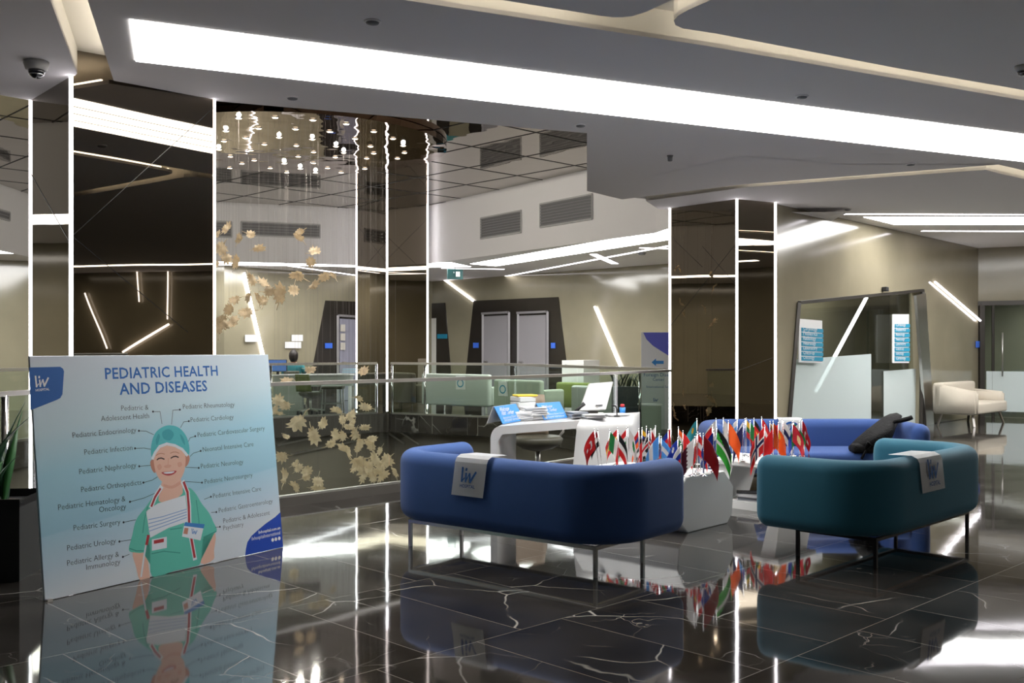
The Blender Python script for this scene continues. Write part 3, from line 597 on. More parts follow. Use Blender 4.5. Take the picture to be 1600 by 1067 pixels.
# ---------------------------------------------------------------- glass railings
def railing(label, line, post_at=(), curb=True, hr=.033, seg=1.3):
    t = thing('glass_railing', label, 'railing', V3(line[0], 0))
    pts = [Vector(p) for p in line]
    # even spacing
    cum = [0.0]
    for a, b_ in zip(pts, pts[1:]): cum.append(cum[-1]+(b_-a).length)
    def at(s):
        for i in range(len(pts)-1):
            if s <= cum[i+1]+1e-6: return pts[i].lerp(pts[i+1], (s-cum[i])/(cum[i+1]-cum[i]))
        return pts[-1]
    bm = B()
    for a, b_ in zip(pts, pts[1:]): bar(bm, V3(a, 1.1), V3(b_, 1.1), .06, hr)
    obj('handrail', bm, M_STEEL, t)
    if curb:
        bm = B(); ribbon(bm, line, .09, 0, .085, 0); obj('base_curb', bm, M_EDGE, t)
        bm = B(); ribbon(bm, line, .05, .085, .1); obj('base_channel', bm, M_STEEL, t)
    else:
        bm = B(); ribbon(bm, line, .05, 0, .04); obj('base_channel', bm, M_STEEL, t)
    for i in range(len(pts)-1):
        L = (pts[i+1]-pts[i]).length; n = max(1, round(L/seg))
        for k in range(n):
            a, b_ = pts[i].lerp(pts[i+1], (k+.006)/n), pts[i].lerp(pts[i+1], (k+.994)/n)
            bm = B(); ribbon(bm, [a, b_], .012, .1 if curb else .04, 1.085); obj('glass_panel', bm, M_GLASS, t)
    for p in post_at:
        bm = B(); tube(bm, [V3(p, 0), V3(p, 1.09)], .025, 8); obj('post', bm, M_CHROME, t)
    return t
railing('glass railing with steel handrail at the left picture edge by the planter', NEAR_RAIL, ((-3.52, 7.02),))
railing('glass railing with steel handrail on this side of the atrium, behind the sofa', NEAR_RAIL2)
railing('glass railing on the far side of the atrium, left of the corner column', FAR_RAIL_L, ((-2.95, 22.0), (-4.9, 20.55)), False, .05, 2.0)
railing('glass railing on the far side of the atrium, right of the corner column', FAR_RAIL_R, ((-2.6, 21.93), (-1.85, 21.5), (2.02, 15.95)), False, .05, 2.0)
# ---------------------------------------------------------------- sofas
def fabric(name, col): return mat(name, col, .85, bump=.25, bscale=900, sheen=.1)
M_BLUE = fabric('blue_wool', s2l(38, 76, 136)); M_TEALF = fabric('teal_wool', s2l(28, 96, 118)); M_CREAM = fabric('cream_leather', (.5, .45, .37))
M_BLUE2 = fabric('blue_felt', s2l(34, 66, 124))
def shell(bm, path, t, z0, z1, r, nr=5):
    # rounded wall swept along a plan path, with rounded ends
    def sect(k):       # scaled section for the end caps
        s = []
        w, h = t/2, (z1-z0)/2; zc = (z0+z1)/2
        for (cx, cz, a0) in ((w-r, h-r, 0), (-(w-r), h-r, 90), (-(w-r), -(h-r), 180), (w-r, -(h-r), 270)):
            for i in range(nr+1):
                a = math.radians(a0+90*i/nr); s.append((cx+r*math.cos(a), zc+cz+r*math.sin(a)))
        return [(x*(1-k*t/2/(t/2)) if False else x*k, zc+(z-zc)*(1-(1-k)*r/h*1.0)) for x, z in s]
    pts = [Vector(p) for p in path]; seq = []
    ta, tb = (pts[0]-pts[1]).normalized(), (pts[-1]-pts[-2]).normalized()
    for k in (90, 70, 50, 30, 12):
        a = math.radians(k); seq.append((pts[0]+ta*(r*math.sin(a)), pts[1]-pts[0], max(.02, 1-(1-math.cos(a))*r/(t/2)), math.cos(a)))
    for i, p in enumerate(pts): seq.append((p, pts[min(i+1, len(pts)-1)]-pts[max(i-1, 0)], 1.0, 1.0))
    for k in (12, 30, 50, 70, 90):
        a = math.radians(k); seq.append((pts[-1]+tb*(r*math.sin(a)), pts[-1]-pts[-2], max(.02, 1-(1-math.cos(a))*r/(t/2)), math.cos(a)))
    rings = []
    for p, d, kx, kz in seq:
        d = d.normalized(); n = Vector((-d.y, d.x)); zc = (z0+z1)/2; h = (z1-z0)/2; f = 1-(1-kz)*r/h
        rings.append([bm.verts.new((p.x+n.x*x*kx, p.y+n.y*x*kx, zc+(z-zc)*f)) for x, z in sect(1.0)])
    m = len(rings[0])
    for a, b_ in zip(rings, rings[1:]):
        for k in range(m): bm.faces.new((a[k], a[(k+1) % m], b_[(k+1) % m], b_[k])).smooth = True
    bm.faces.new(rings[0]); bm.faces.new(rings[-1])
def sofa(label, c, xax, Wd, Dp, fab, metal, h=.69, z0=.2, t=.19, r=.088, cr=.31, seat=.42, legs=None, flip=1):
    x = Vector((xax[0], xax[1], 0)).normalized(); y = Vector((-x.y, x.x, 0))*flip
    M = Matrix(((x.x, y.x, 0, c[0]), (x.y, y.y, 0, c[1]), (0, 0, 1, 0), (0, 0, 0, 1)))
    T = thing('sofa', label, 'sofa', M=M)
    path = fillet([(-Wd/2, Dp), (-Wd/2, 0), (Wd/2, 0), (Wd/2, Dp)], cr, 10)
    # extra points along the straights keep the shading even
    bm = B(); shell(bm, path, t, z0, h, r); obj('backrest', bm, fab, T, local=True, smooth=True)
    bm = B(); rbox(bm, (0, Dp/2+.06, (z0+.02+seat)/2), (Wd-t*.9, Dp-.02, seat-z0-.02), .05, 4); obj('seat', bm, fab, T, local=True, smooth=True)
    fr = .022; lx, l0, l1 = Wd/2-.12, .03, Dp-.14
    bm = B()
    for a, b_ in (((-lx, l0), (lx, l0)), ((-lx, l1), (lx, l1)), ((-lx, l0), (-lx, l1)), ((lx, l0), (lx, l1))): bar(bm, (*a, z0-.02), (*b_, z0-.02), fr, fr)
    obj('frame', bm, metal, T, local=True)
    for sx, yy in ((-lx, l0), (lx, l0), (-lx, l1), (lx, l1)):
        bm = B(); bar(bm, (sx, yy, 0), (sx, yy, z0-.01), fr, fr); obj('leg', bm, metal, T, local=True)
    return T, M
S1, MS1 = sofa('dark blue rounded sofa seen from behind in the left foreground', (-.125, 6.73), (.778, -.629), 1.84, .72, M_BLUE, M_STEEL)
S3, MS3 = sofa('teal rounded sofa seen from behind at right', (2.915, 7.065), (.70, .714), 1.8, .72, M_TEALF, M_BLACKMET)
S2, MS2 = sofa('blue rounded sofa facing us behind the flag tables', (2.93, 10.45), (1, .03), 1.95, .74, M_BLUE2, M_BLACKMET, flip=-1)
# white cloths with the logo, laid over the backs
def cover(label, M, xl, wid, drop, t, h, face, mark, tilt=0.0, topw=None):
    # xl: place along the back, face: -1 hangs on the outside, +1 on the inside
    T = thing('logo_cloth', label, 'cover', M=M); o = t/2+.012; e = .004
    tw = topw or t+.02
    P = lambda u, y, z: Vector((xl+u*wid/2+tilt*(h-z), y*face, z))
    zt = h+.012; bm = B()
    prof = [(-tw+o, zt-.002), (o-.05, zt+.002), (o-.012, zt-.016), (o, zt-.045), (o+.004, zt-drop)]
    vs = []
    for u in (-1, 1): vs.append([bm.verts.new(P(u, y, z)) for y, z in prof])
    for k in range(len(prof)-1): bm.faces.new((vs[0][k], vs[0][k+1], vs[1][k+1], vs[1][k]))
    r = bmesh.ops.solidify(bm, geom=list(bm.faces), thickness=.004)
    obj('cloth', bm, M_PAPER, T, local=True)
    bm = B(); X = Vector((1, 0, 0))*(1 if face < 0 else -1); Y = Vector((-tilt, -.02*face, 1)).normalized(); N = Vector((0, face, 0))
    if mark == 'liv':
        hh = wid*.36; liv(bm, P(-.45*(1 if face < 0 else -1), o+.012, zt-drop*.66), X, Y, hh, N); obj('logo', bm, M_NAVYB, T, local=True)
    else:
        c = P(0, o+.012, zt-drop*.5); R_ = wid*.36; n = 40
        for k in range(n):
            a0, a1 = 2*math.pi*k/n, 2*math.pi*(k+1)/n; q_ = lambda r_, a: c+X*r_*math.cos(a)+Y*r_*math.sin(a)
            bm.faces.new([bm.verts.new(v) for v in (q_(R_, a0), q_(R_, a1), q_(R_*.78, a1), q_(R_*.78, a0))])
        strokeflat(bm, [c-Y*R_*.5, c+Y*R_*.5], R_*.16, N); strokeflat(bm, [c-X*R_*.4-Y*R_*.2, c+Y*R_*.3, c+X*R_*.4-Y*R_*.2], R_*.1, N)
        obj('round_emblem', bm, M_NAVYB, T, local=True)
M_NAVYB = mat('logo_blue', s2l(28, 84, 150), .6)
cover('white cloth with blue logo hanging over the dark blue sofa', MS1, -.1, .28, .27, .19, .69, -1, 'liv', -.14)
cover('white cloth with blue logo hanging over the teal sofa', MS3, -.24, .38, .25, .19, .69, -1, 'liv', .2)
cover('white cloth with round emblem hanging on the blue sofa behind the flags', MS2, -.08, .25, .24, .19, .69, 1, 'round')
# ---------------------------------------------------------------- poster board
def poster():
    BL, BR = Vector((-2.612, 5.654, 0)), Vector((-1.63, 7.2, 0)); ux = (BR-BL).normalized(); back = Vector((-ux.y, ux.x, 0)).normalized()
    Wd = (BR-BL).length; lean = .147; hh = 1.37; uy = (up*hh+back*lean).normalized(); N = ux.cross(uy).normalized(); Hd = math.hypot(hh, lean)
    M = Matrix(((ux.x, uy.x, N.x, BL.x), (ux.y, uy.y, N.y, BL.y), (ux.z, uy.z, N.z, .003), (0, 0, 0, 1)))
    T = thing('poster_board', 'large leaning poster board with a smiling child in green scrubs and blue headings', 'poster', M=M)
    n, o = Vector(N), BL+Vector((0, 0, .003)); Cc = Vector((0, 0, EYE))
    def uv(px, py):        # spot on the board's face
        d = Vector(((px-800)/FPX, 1, (HY-py)/FPX)); t = (o-Cc).dot(n)/d.dot(n); p = Cc+d*t-o; return (p.dot(ux), p.dot(uy))
    P = lambda px, py, z=0.001: Vector((*uv(px, py), z*.3))
    # printed background: pale grey top, blue middle
    m = bpy.data.materials.new('poster_print'); m.use_nodes = True; nt = m.node_tree; b_ = nt.nodes['Principled BSDF']; tc = nt.nodes.new('ShaderNodeTexCoord'); sp = nt.nodes.new('ShaderNodeSeparateXYZ')
    nt.links.new(tc.outputs['Object'], sp.inputs[0]); mr = nt.nodes.new('ShaderNodeMapRange'); mr.inputs['From Max'].default_value = Hd
    ml = nt.nodes.new('ShaderNodeMath'); ml.operation = 'MULTIPLY_ADD'; ml.inputs[1].default_value = -.12; nt.links.new(sp.outputs['X'], ml.inputs[0]); nt.links.new(sp.outputs['Y'], ml.inputs[2])
    nt.links.new(ml.outputs[0], mr.inputs['Value']); rp = nt.nodes.new('ShaderNodeValToRGB'); e = rp.color_ramp.elements
    cs = [(0, s2l(214, 222, 230)), (.13, s2l(190, 212, 228)), (.25, s2l(172, 208, 226)), (.26, s2l(160, 202, 222)), (.5, s2l(172, 216, 234)), (.68, s2l(204, 226, 236)), (1, s2l(216, 222, 232))]
    e[0].position, e[0].color = cs[0][0], C4(cs[0][1]); e[1].position, e[1].color = cs[-1][0], C4(cs[-1][1])
    for p_, c_ in cs[1:-1]: q_ = e.new(p_); q_.color = C4(c_)
    nt.links.new(mr.outputs[0], rp.inputs[0]); nt.links.new(rp.outputs[0], b_.inputs['Base Color']); b_.inputs['Roughness'].default_value = .35
    bm = B(); rbox(bm, (Wd/2, Hd/2, -.008), (Wd, Hd, .016), .002, 1); obj('board', bm, m, T, local=True)
    bm = B(); Fz = -.012
    q0 = M @ Vector((Wd*.5, Hd*.75, -.02)); bar(bm, q0, V3(q0+back*.42, .01), .05, .012); obj('rear_strut', bm, M_WHITE, T)
    bm = B(); box(bm, BL+ux*.02+Vector((0, 0, .006)), (.03, .05, .012), .9); obj('foot', bm, M_STEEL, T)
    def poly(bm, pts, z, mi=0):
        vs = [bm.verts.new(P(px, py, z)) for px, py in pts]; f = bm.faces.new(vs); f.material_index = mi
        bmesh.ops.triangulate(bm, faces=[f])
    def rp_(pts, n=3):      # smooth closed outline through points
        out = []; L = len(pts)
        for i in range(L):
            p0, p1, p2, p3 = (Vector(pts[(i+k-1) % L]) for k in range(4))
            for k in range(n):
                t = k/n; out.append(tuple(.5*((2*p1)+(p2-p0)*t+(2*p0-5*p1+4*p2-p3)*t*t+(3*p1-p0-3*p2+p3)*t**3)))
        return out
    Z = Vector((0, 0, 1)); Y = Vector((0, 1, 0))
    # corner badge
    bm = B(); poly(bm, [(46, 574), (94, 573), (98.5, 576), (100, 580), (97.5, 616), (94, 622), (88, 625), (47.5, 641)], .0012)
    bd = obj('logo_badge', bm, mat('badge_blue', s2l(22, 92, 168), .5), T, local=True)
    bm = B(); a_, c_ = P(55.5, 605.5, .002), P(83, 603, .002); X = (c_-a_).normalized(); liv(bm, a_, X, Y, (P(55, 587.5).y-P(55, 605.5).y), Z); sub('logo', bm, M_WHITETXT, bd, local=True)
    bm = B(); cr = [(443, 799), (430, 807.5), (415, 818), (403, 828), (393, 837), (386.5, 847), (384, 858), (383, 868), (446, 854)]
    cl = []
    for px, py in cr:
        u, v = uv(px, py); cl.append((min(max(u, .0), Wd), min(max(v, .0), Hd)))
    cl[0] = (Wd, cl[0][1]); cl[-1] = (Wd, 0.0); cl[-2] = (cl[-2][0], 0.0)
    f = bm.faces.new([bm.verts.new((u, v, .0004)) for u, v in cl]); bmesh.ops.triangulate(bm, faces=[f])
    cb = obj('corner_badge', bm, mat('corner_blue', s2l(24, 70, 175), .5), T, local=True)
    bm = B(); fit_text(bm, 'livhospital.com.en', P(404, 834, .002), P(438, 826.5, .002), Y, .02); fit_text(bm, 'livhospitalinternational', P(393.5, 844.5, .002), P(438, 834.5, .002), Y, .0, 1.2)
    for px, py in ((426, 843.5), (431, 842.3), (436.3, 841)):
        c = P(px, py, .002); bm.faces.new([bm.verts.new(c+Vector((math.cos(k*math.pi/6)*.013, math.sin(k*math.pi/6)*.013, 0))) for k in range(12)])
    sub('lettering', bm, M_WHITETXT, cb, local=True)
    # headings
    M_HEAD = mat('heading_blue', s2l(34, 104, 182), .6)
    bm = B(); fit_text(bm, 'PEDIATRIC HEALTH', P(164.5, 592, .002), P(340.5, 586.5, .002), Y, .018, 1.0, 0, 1.05); obj('lettering', bm, M_HEAD, T, local=True)
    bm = B(); fit_text(bm, 'AND DISEASES', P(187, 616.5, .002), P(324, 610.5, .002), Y, .018, 1.0, 0, 1.05); obj('lettering', bm, M_HEAD, T, local=True)
    ink = mat('poster_ink', s2l(40, 48, 62), .6)
    rows = [('Pediatric &', 189.6, 641.5, 232, 640), ('Adolescent Health', 158, 658, 233, 653), ('Pediatric Endocrinology', 113.6, 684, 213, 675), ('Pediatric Infection', 132, 710.5, 207, 703),
            ('Pediatric Nephrology', 124, 741, 213, 730), ('Pediatric Orthopedicts', 127, 769, 221, 757), ('Pediatric Hematology &', 91, 797, 196, 783), ('Oncology', 155, 800.5, 197, 795),
            ('Pediatric Surgery', 115, 829, 188, 819), ('Pediatric Urology', 105, 860.5, 181, 848.5), ('Pediatric Allergy &', 105, 884, 186, 869.5), ('Immunology', 135, 890.5, 188, 881),
            ('Pediatric Rheumatology', 286, 639, 366.5, 635), ('Pediatric Cardiology', 298, 659.5, 365, 654.5), ('Pediatric Cardiovascular Surgery', 309, 683, 413.5, 672), ('Neonatal Intensive Care', 317, 706, 396, 697),
            ('Pediatric Neurology', 314, 732, 380, 724.5), ('Pediatric Neurosurgery', 320, 756, 394.5, 745), ('Pediatric Intensive Care', 333, 778.5, 408, 766.5), ('Pediatric Gastroenterology', 342, 801, 426, 785.5),
            ('Pediatric & Adolescent', 349, 817.5, 421.6, 804), ('Psychiatry', 349, 828.5, 380.5, 822)]
    for s_, x0, y0, x1, y1 in rows:
        bm = B(); fit_text(bm, s_, P(x0, y0, .002), P(x1, y1, .002), Y, -.012, 1.0); obj('lettering', bm, ink, T, local=True)
    lead = [[(239, 643), (250, 643), (253, 662)], [(217, 673), (228, 673.5), (240, 679)], [(211, 700.5), (225, 700), (236, 702)], [(217.5, 728.5), (235, 727)], [(224, 754), (238, 750), (246, 745)],
            [(203, 784), (225, 778), (248, 768)], [(193, 816), (212, 812)], [(186.5, 846), (206, 843)], [(192, 870), (202, 866)], [(281, 640), (270, 641), (268, 663)], [(295, 658), (287, 659), (282, 668)],
            [(305, 681.5), (297, 684), (294, 690)], [(313.5, 704.5), (302, 708), (297, 713)], [(310.5, 731), (290, 730)], [(315.5, 754), (287, 752)], [(329.5, 776), (319, 780)], [(338, 800), (330, 800.5)], [(343.5, 823), (336, 824)]]
    for L_ in lead:
        bm = B(); strokeflat(bm, [P(*q_, .0015) for q_ in L_], .003, Z); c = P(*L_[0], .0018)
        bm.faces.new([bm.verts.new(c+Vector((math.cos(k*math.pi/4)*.007, math.sin(k*math.pi/4)*.007, 0))) for k in range(8)]); obj('leader_line', bm, ink, T, local=True)
    # printed child
    K = lambda pts: [(180+x/3.953, 650+y/3.953) for x, y in pts]
    mm = [mat('print_'+k, c, .45) for k, c in (('skin', s2l(230, 186, 166)), ('scrub', s2l(98, 196, 178)), ('cap', s2l(84, 190, 196)), ('white', s2l(226, 232, 240)), ('red', s2l(176, 52, 58)), ('dark', s2l(58, 38, 34)),
          ('lip', s2l(186, 70, 72)), ('scrub_fold', s2l(66, 160, 146)), ('blush', s2l(222, 166, 146)), ('badge', s2l(60, 130, 200)), ('mask_fold', s2l(150, 180, 220)), ('cap_fold', s2l(62, 166, 178)), ('ear', s2l(196, 136, 116)))]
    SK, SC_, CP, WH, RD, DK, LP, FO, BLS, BG, MF, CF, EA = range(13)
    bm = B(); z = .0012
    poly(bm, rp_(K([(108, 838), (186, 838), (214, 990), (204, 1000), (152, 1012), (128, 930)])), z, SK); poly(bm, rp_(K([(540, 740), (618, 725), (610, 830), (606, 886), (528, 908)])), z, SK)
    poly(bm, rp_(K([(270, 450), (232, 500), (190, 560), (130, 640), (104, 740), (84, 826), (120, 842), (172, 842), (196, 800), (206, 770), (218, 830), (228, 990), (360, 958), (480, 930), (526, 908), (536, 800), (545, 752), (626, 714), (604, 650), (578, 596), (534, 540), (490, 470), (440, 440), (340, 470)]), 4), z+.0003, SC_)
    poly(bm, rp_(K([(292, 400), (280, 450), (268, 500), (276, 530), (340, 528), (410, 484), (416, 450), (404, 390), (350, 380)])), z+.0006, SK)
    poly(bm, rp_(K([(300, 420), (350, 430), (400, 402), (404, 420), (352, 448), (304, 438)])), z+.0007, BLS)
    for e_ in ([(216, 284), (236, 268), (250, 320), (246, 352), (226, 330)], [(430, 252), (450, 238), (460, 262), (448, 300), (428, 312)]): poly(bm, rp_(K(e_)), z+.0006, EA)
    poly(bm, rp_(K([(238, 260), (250, 205), (300, 175), (360, 172), (418, 205), (434, 252), (432, 310), (420, 358), (392, 402), (346, 424), (308, 418), (272, 388), (250, 345), (240, 300)]), 4), z+.0009, SK)
    poly(bm, rp_(K([(228, 262), (220, 215), (228, 150), (254, 96), (300, 64), (346, 57), (396, 74), (436, 120), (456, 180), (457, 232), (442, 240), (414, 204), (368, 180), (318, 170), (272, 186), (244, 224)]), 4), z+.0012, CP)
    poly(bm, rp_(K([(290, 100), (330, 80), (362, 110), (340, 150), (300, 140)])), z+.0014, CF); poly(bm, rp_(K([(250, 150), (266, 110), (276, 130), (258, 180)])), z+.0014, CF); poly(bm, rp_(K([(400, 110), (424, 140), (430, 180), (410, 150)])), z+.0014, CF)
    ST = lambda pts, w, zz, mi: strokeflat(bm, [P(*q_, zz) for q_ in K(pts)], w, Z, mi)
    ST([(230, 262), (246, 226), (274, 188), (318, 172), (368, 182), (414, 206), (444, 242)], .018, z+.0016, WH)
    ST([(258, 270), (268, 262), (284, 259), (302, 266)], .008, z+.0014, DK); ST([(344, 260), (358, 251), (374, 248), (390, 255)], .008, z+.0014, DK)
    ST([(252, 244), (266, 234), (284, 230), (304, 235)], .005, z+.0014, EA); ST([(340, 230), (358, 222), (376, 222), (394, 230)], .005, z+.0014, EA)
    poly(bm, rp_(K([(300, 310), (322, 300), (346, 304), (336, 318), (312, 320)])), z+.0013, BLS); ST([(328, 262), (326, 300)], .006, z+.0013, BLS)
    poly(bm, rp_(K([(258, 310), (276, 296), (288, 318), (270, 334)])), z+.0012, BLS); poly(bm, rp_(K([(384, 290), (406, 284), (412, 304), (392, 316)])), z+.0012, BLS)
    poly(bm, rp_(K([(286, 348), (330, 342), (378, 338), (362, 358), (330, 368), (302, 362)])), z+.0014, LP); poly(bm, rp_(K([(298, 349), (332, 344), (366, 342), (350, 353), (314, 356)])), z+.0016, WH)
    poly(bm, K([(190, 588), (262, 540), (432, 488), (452, 650), (330, 690), (216, 752)]), z+.0012, WH)
    for k in range(4): ST([(206, 640+k*24), (290, 622+k*20), (440, 575+k*17)], .006, z+.0014, MF)
    ST([(284, 440), (250, 492), (222, 560)], .03, z+.0014, WH); ST([(278, 450), (246, 500), (224, 556)], .014, z+.0016, RD)
    ST([(418, 408), (446, 470), (456, 560), (458, 656), (470, 760), (492, 880)], .032, z+.0014, WH); ST([(424, 410), (446, 470), (454, 560), (456, 656), (472, 770), (490, 870)], .018, z+.0016, RD)
    ST([(198, 745), (180, 850), (160, 990)], .012, z+.0014, WH); ST([(204, 740), (194, 790)], .02, z+.0016, RD)
    poly(bm, K([(428, 656), (550, 668), (526, 768), (412, 744)]), z+.0018, WH); poly(bm, K([(430, 656), (552, 668), (546, 694), (424, 678)]), z+.002, BG)
    poly(bm, K([(428, 690), (452, 692), (446, 730), (420, 726)]), z+.002, EA); a_ = P(*K([(474, 728)])[0], z+.002); c_ = P(*K([(512, 732)])[0], z+.002); liv(bm, a_, c_-a_, Y, .035, Z, BG, False)
    poly(bm, K([(226, 762), (318, 745), (318, 814), (226, 832)]), z+.0016, WH); poly(bm, K([(238, 768), (300, 756), (300, 778), (238, 790)]), z+.0018, RD)
    for pts in ([(200, 560), (180, 640), (170, 720)], [(500, 520), (516, 640), (520, 700)], [(225, 850), (300, 835), (400, 845)], [(340, 700), (410, 690)], [(90, 818), (130, 832), (176, 832)], [(545, 748), (590, 728), (622, 712)]): ST(pts, .007, z+.0012, FO)
    obj('printed_child', bm, mm, T, local=True)
poster()
# ---------------------------------------------------------------- planter by the left edge
def leafblade(bm, base, tip, w, bend, n=8, th=.003, mi=0):
    base, tip = Vector(base), Vector(tip); d = tip-base; x, y = ring_frame(d); prev = None
    for i in range(n+1):
        t = i/n; c = base+d*t+Vector((0, 0, -1))*bend*t*t+y*bend*.5*math.sin(t*3.14); ww = w*math.sin(min(1, t*1.15+.12)*3.0)**.8 if t < .98 else .002
        ww = max(.002, abs(ww)); r = [bm.verts.new(c-x*ww), bm.verts.new(c+y*ww*.25), bm.verts.new(c+x*ww), bm.verts.new(c-y*th+y*ww*.2)]
        if prev:
            for k in range(4): f = bm.faces.new((prev[k], prev[(k+1) % 4], r[(k+1) % 4], r[k])); f.material_index = mi; f.smooth = True
        prev = r
def planter():
    c = Vector((-3.27, 6.36, 0)); ang = .12
    T = thing('planter', 'black square planter with broad green leaves at the left picture edge', 'planter', c, ang)
    bm = B(); w, h = .5, .5; prism(bm, [(-w/2, -w/2), (w/2, -w/2), (w/2, w/2), (-w/2, w/2)], 0, h)
    top = [f for f in bm.faces if all(abs(v.co.z-h) < 1e-5 for v in f.verts)]; r = bmesh.ops.inset_region(bm, faces=top, thickness=.03)
    bmesh.ops.translate(bm, vec=(0, 0, -.05), verts=list({v for f in top for v in f.verts})); obj('pot', bm, M_DARK, T, local=True)
    bm = B(); lathe(bm, [(.2, .44), (.15, .455), (.05, .46)], n=16); obj('soil', bm, mat('soil', (.03, .022, .015), .9), T, local=True)
    g = [mat('leaf_green', (.03, .11, .03), .35), mat('leaf_dark_green', (.012, .05, .02), .35)]
    rnd = random.Random(4)
    for k in range(16):
        a = rnd.uniform(0, 6.28); r = rnd.uniform(.14, .34); hz = rnd.uniform(.74, 1.12)
        bm = B(); leafblade(bm, (rnd.uniform(-.08, .08), rnd.uniform(-.08, .08), .45), (r*math.cos(a), r*math.sin(a), hz), rnd.uniform(.03, .055), rnd.uniform(.02, .12)); obj('leaf', bm, g[k % 2], T, local=True)
planter()
# ---------------------------------------------------------------- reception desk
def desk():
    P1, P2, P3, P4, P5 = (-.18, 8.46), (.62, 9.21), (1.2, 9.64), (1.32, 10.45), (-.02, 9.6)
    M_WHITE = mat('desk_white', (.6, .6, .595), .3, coat=.3)
    T = thing('reception_desk', 'white angular waterfall reception desk in front of the atrium railing', 'desk', V3(P1, 0))
    top = .76; th = .07
    # front frame: leg, top and slanted panel as one bent ribbon (front outline pushed back to the rear)
    u = (Vector(P2)-Vector(P1)); L = u.length; X = Vector((u.x/L, u.y/L, 0)); O = V3(P1, 0)
    dep = V3(P5, 0)-V3(P1, 0)
    q_ = lambda s, z: O+X*s+Vector((0, 0, z))
    out = [(0, 0)]+[(0.1-.1*math.cos(a), top-.1+.1*math.sin(a)) for a in [k*math.pi/16 for k in range(9)]]+[(L-.02, top)]
    inn = [(L-.06, top-th), (.16, top-th)]+[(.16-.08*math.sin(a), top-th-.08+.08*math.cos(a)) for a in [k*math.pi/16 for k in range(9)]]+[(.075, 0)]
    bm = B(); pts = [q_(s, z) for s, z in out+inn]; f1 = [bm.verts.new(p) for p in pts]; f2 = [bm.verts.new(p+dep) for p in pts]; n = len(pts)
    fa, fb = bm.faces.new(f1), bm.faces.new(f2)
    for i in range(n): bm.faces.new((f1[i], f1[(i+1) % n], f2[(i+1) % n], f2[i]))
    bmesh.ops.triangulate(bm, faces=[fa, fb]); o = obj('desk_top', bm, M_WHITE, T); sel_smooth(o, 40)
    # right-hand solid block: rounded shoulder, slanted left edge, face turned to us
    bm = B(); A, Bp = V3(P2, 0)-X*.02, V3(P3, 0); d2 = (V3(P4, 0)-V3(P3, 0)); F = (Bp-A); Fn = Vector((F.y, -F.x, 0)).normalized()
    prof = [(.0, 0.0, -.10), (.02, .35, -.055), (.03, .60, -.01)]+[(.03+.09*(1-math.cos(a)), .66+.10*math.sin(a), 0) for a in [k*math.pi/16 for k in range(9)]]
    rows = []
    for dd, z, sl in prof:
        r = [A+F*(s)+X*(sl*(1-s))-Fn*dd+Vector((0, 0, z)) for s in (0, .25, .5, .75, .93)]
        r += [Bp+X*.03-Fn*(dd+.04)+Vector((0, 0, z)), Bp+d2*.5-Fn*dd*.3+X*.02*0+Vector((0, 0, z)), Bp+d2+Vector((0, 0, z)), A+d2*.9+Vector((0, 0, z))]
        rows.append([bm.verts.new(p) for p in r])
    m = len(rows[0])
    for a, b_ in zip(rows, rows[1:]):
        for k in range(m): bm.faces.new((a[k], a[(k+1) % m], b_[(k+1) % m], b_[k]))
    bm.faces.new(rows[-1]); bm.faces.new(rows[0]); o = obj('side_block', bm, M_WHITE, T); sel_smooth(o, 50)
desk()
DT = .765
def on_desk(px, py): return fl(px, py, DT)
def tent_sign(label, px0, px1, ptop0, pbot0, pbot1, lines):
    a, b_ = on_desk(px0, pbot0), on_desk(px1, pbot1); x = (b_-a).normalized(); y = Vector((-x.y, x.x, 0)); T = thing('tent_sign', label, 'sign', a)
    h = .15; bm = B(); top0, top1 = a+y*.07+up*h-x*.03, b_+y*.07+up*h-x*.03
    extr(bm, [a, b_, top1, top0], y*.006); obj('front_panel', bm, M_SKY, T)
    bm = B(); extr(bm, [a+y*.15, b_+y*.15, top1+y*.008, top0+y*.008], y*.006); obj('rear_panel', bm, M_PAPER, T)
    e = lambda s, f: a.lerp(b_, s).lerp(top0.lerp(top1, s), f)-y*.003
    for s_, f, s1, bl in lines:
        bm = B(); fit_text(bm, s_, e(.1, f), e(s1, f), up, bl, .9); obj('lettering', bm, M_WHITETXT, T)
LL = [('Welcome', .7, .55, .02), ('Visit Turkey', .48, .68, .02), ('International Patient Center', .26, .92, .0), ('livhospital international', .1, .88, .0)]
tent_sign('blue tent sign with white lettering at the left end of the reception desk', 786, 819, 640, 662.5, 656.5, LL)
tent_sign('blue tent sign with white lettering in the middle of the reception desk', 851, 887, 635, 656, 652.5, LL)
def sheets(name, label, cat, px, py, n, w, d, rz, seed, m=M_PAPER, step=.006, base=None):
    c = on_desk(px, py) if base is None else Vector(base); T = thing(name, label, cat, c); r = random.Random(seed)
    for k in range(n):
        bm = B(); box(bm, c+Vector((r.uniform(-.01, .01), r.uniform(-.01, .01), step*(k+.5))), (w, d, step*.92), rz+r.uniform(-.12, .12)); obj('sheet_bundle', bm, m if k % 3 else mat('grey_paper', (.5, .5, .52), .7), T)
sheets('paper_stack', 'tall untidy stack of white papers on the desk between the two tent signs', 'papers', 832, 654.5, 11, .2, .28, .3, 1, step=.0105)
sheets('paper_stack', 'stack of pale leaflets behind the left tent sign on the desk', 'papers', 806, 656, 9, .2, .25, .6, 2, step=.009)
sheets('brochure_stack', 'grey brochure stack on the desk right of the middle tent sign', 'brochures', 900, 652, 6, .16, .2, .4, 3, mat('slate_paper', (.25, .27, .3), .5), step=.009)
sheets('brochure_stack', 'low pile of leaflets on the desk below the monitor', 'brochures', 926, 653, 5, .2, .16, .2, 5, step=.007)
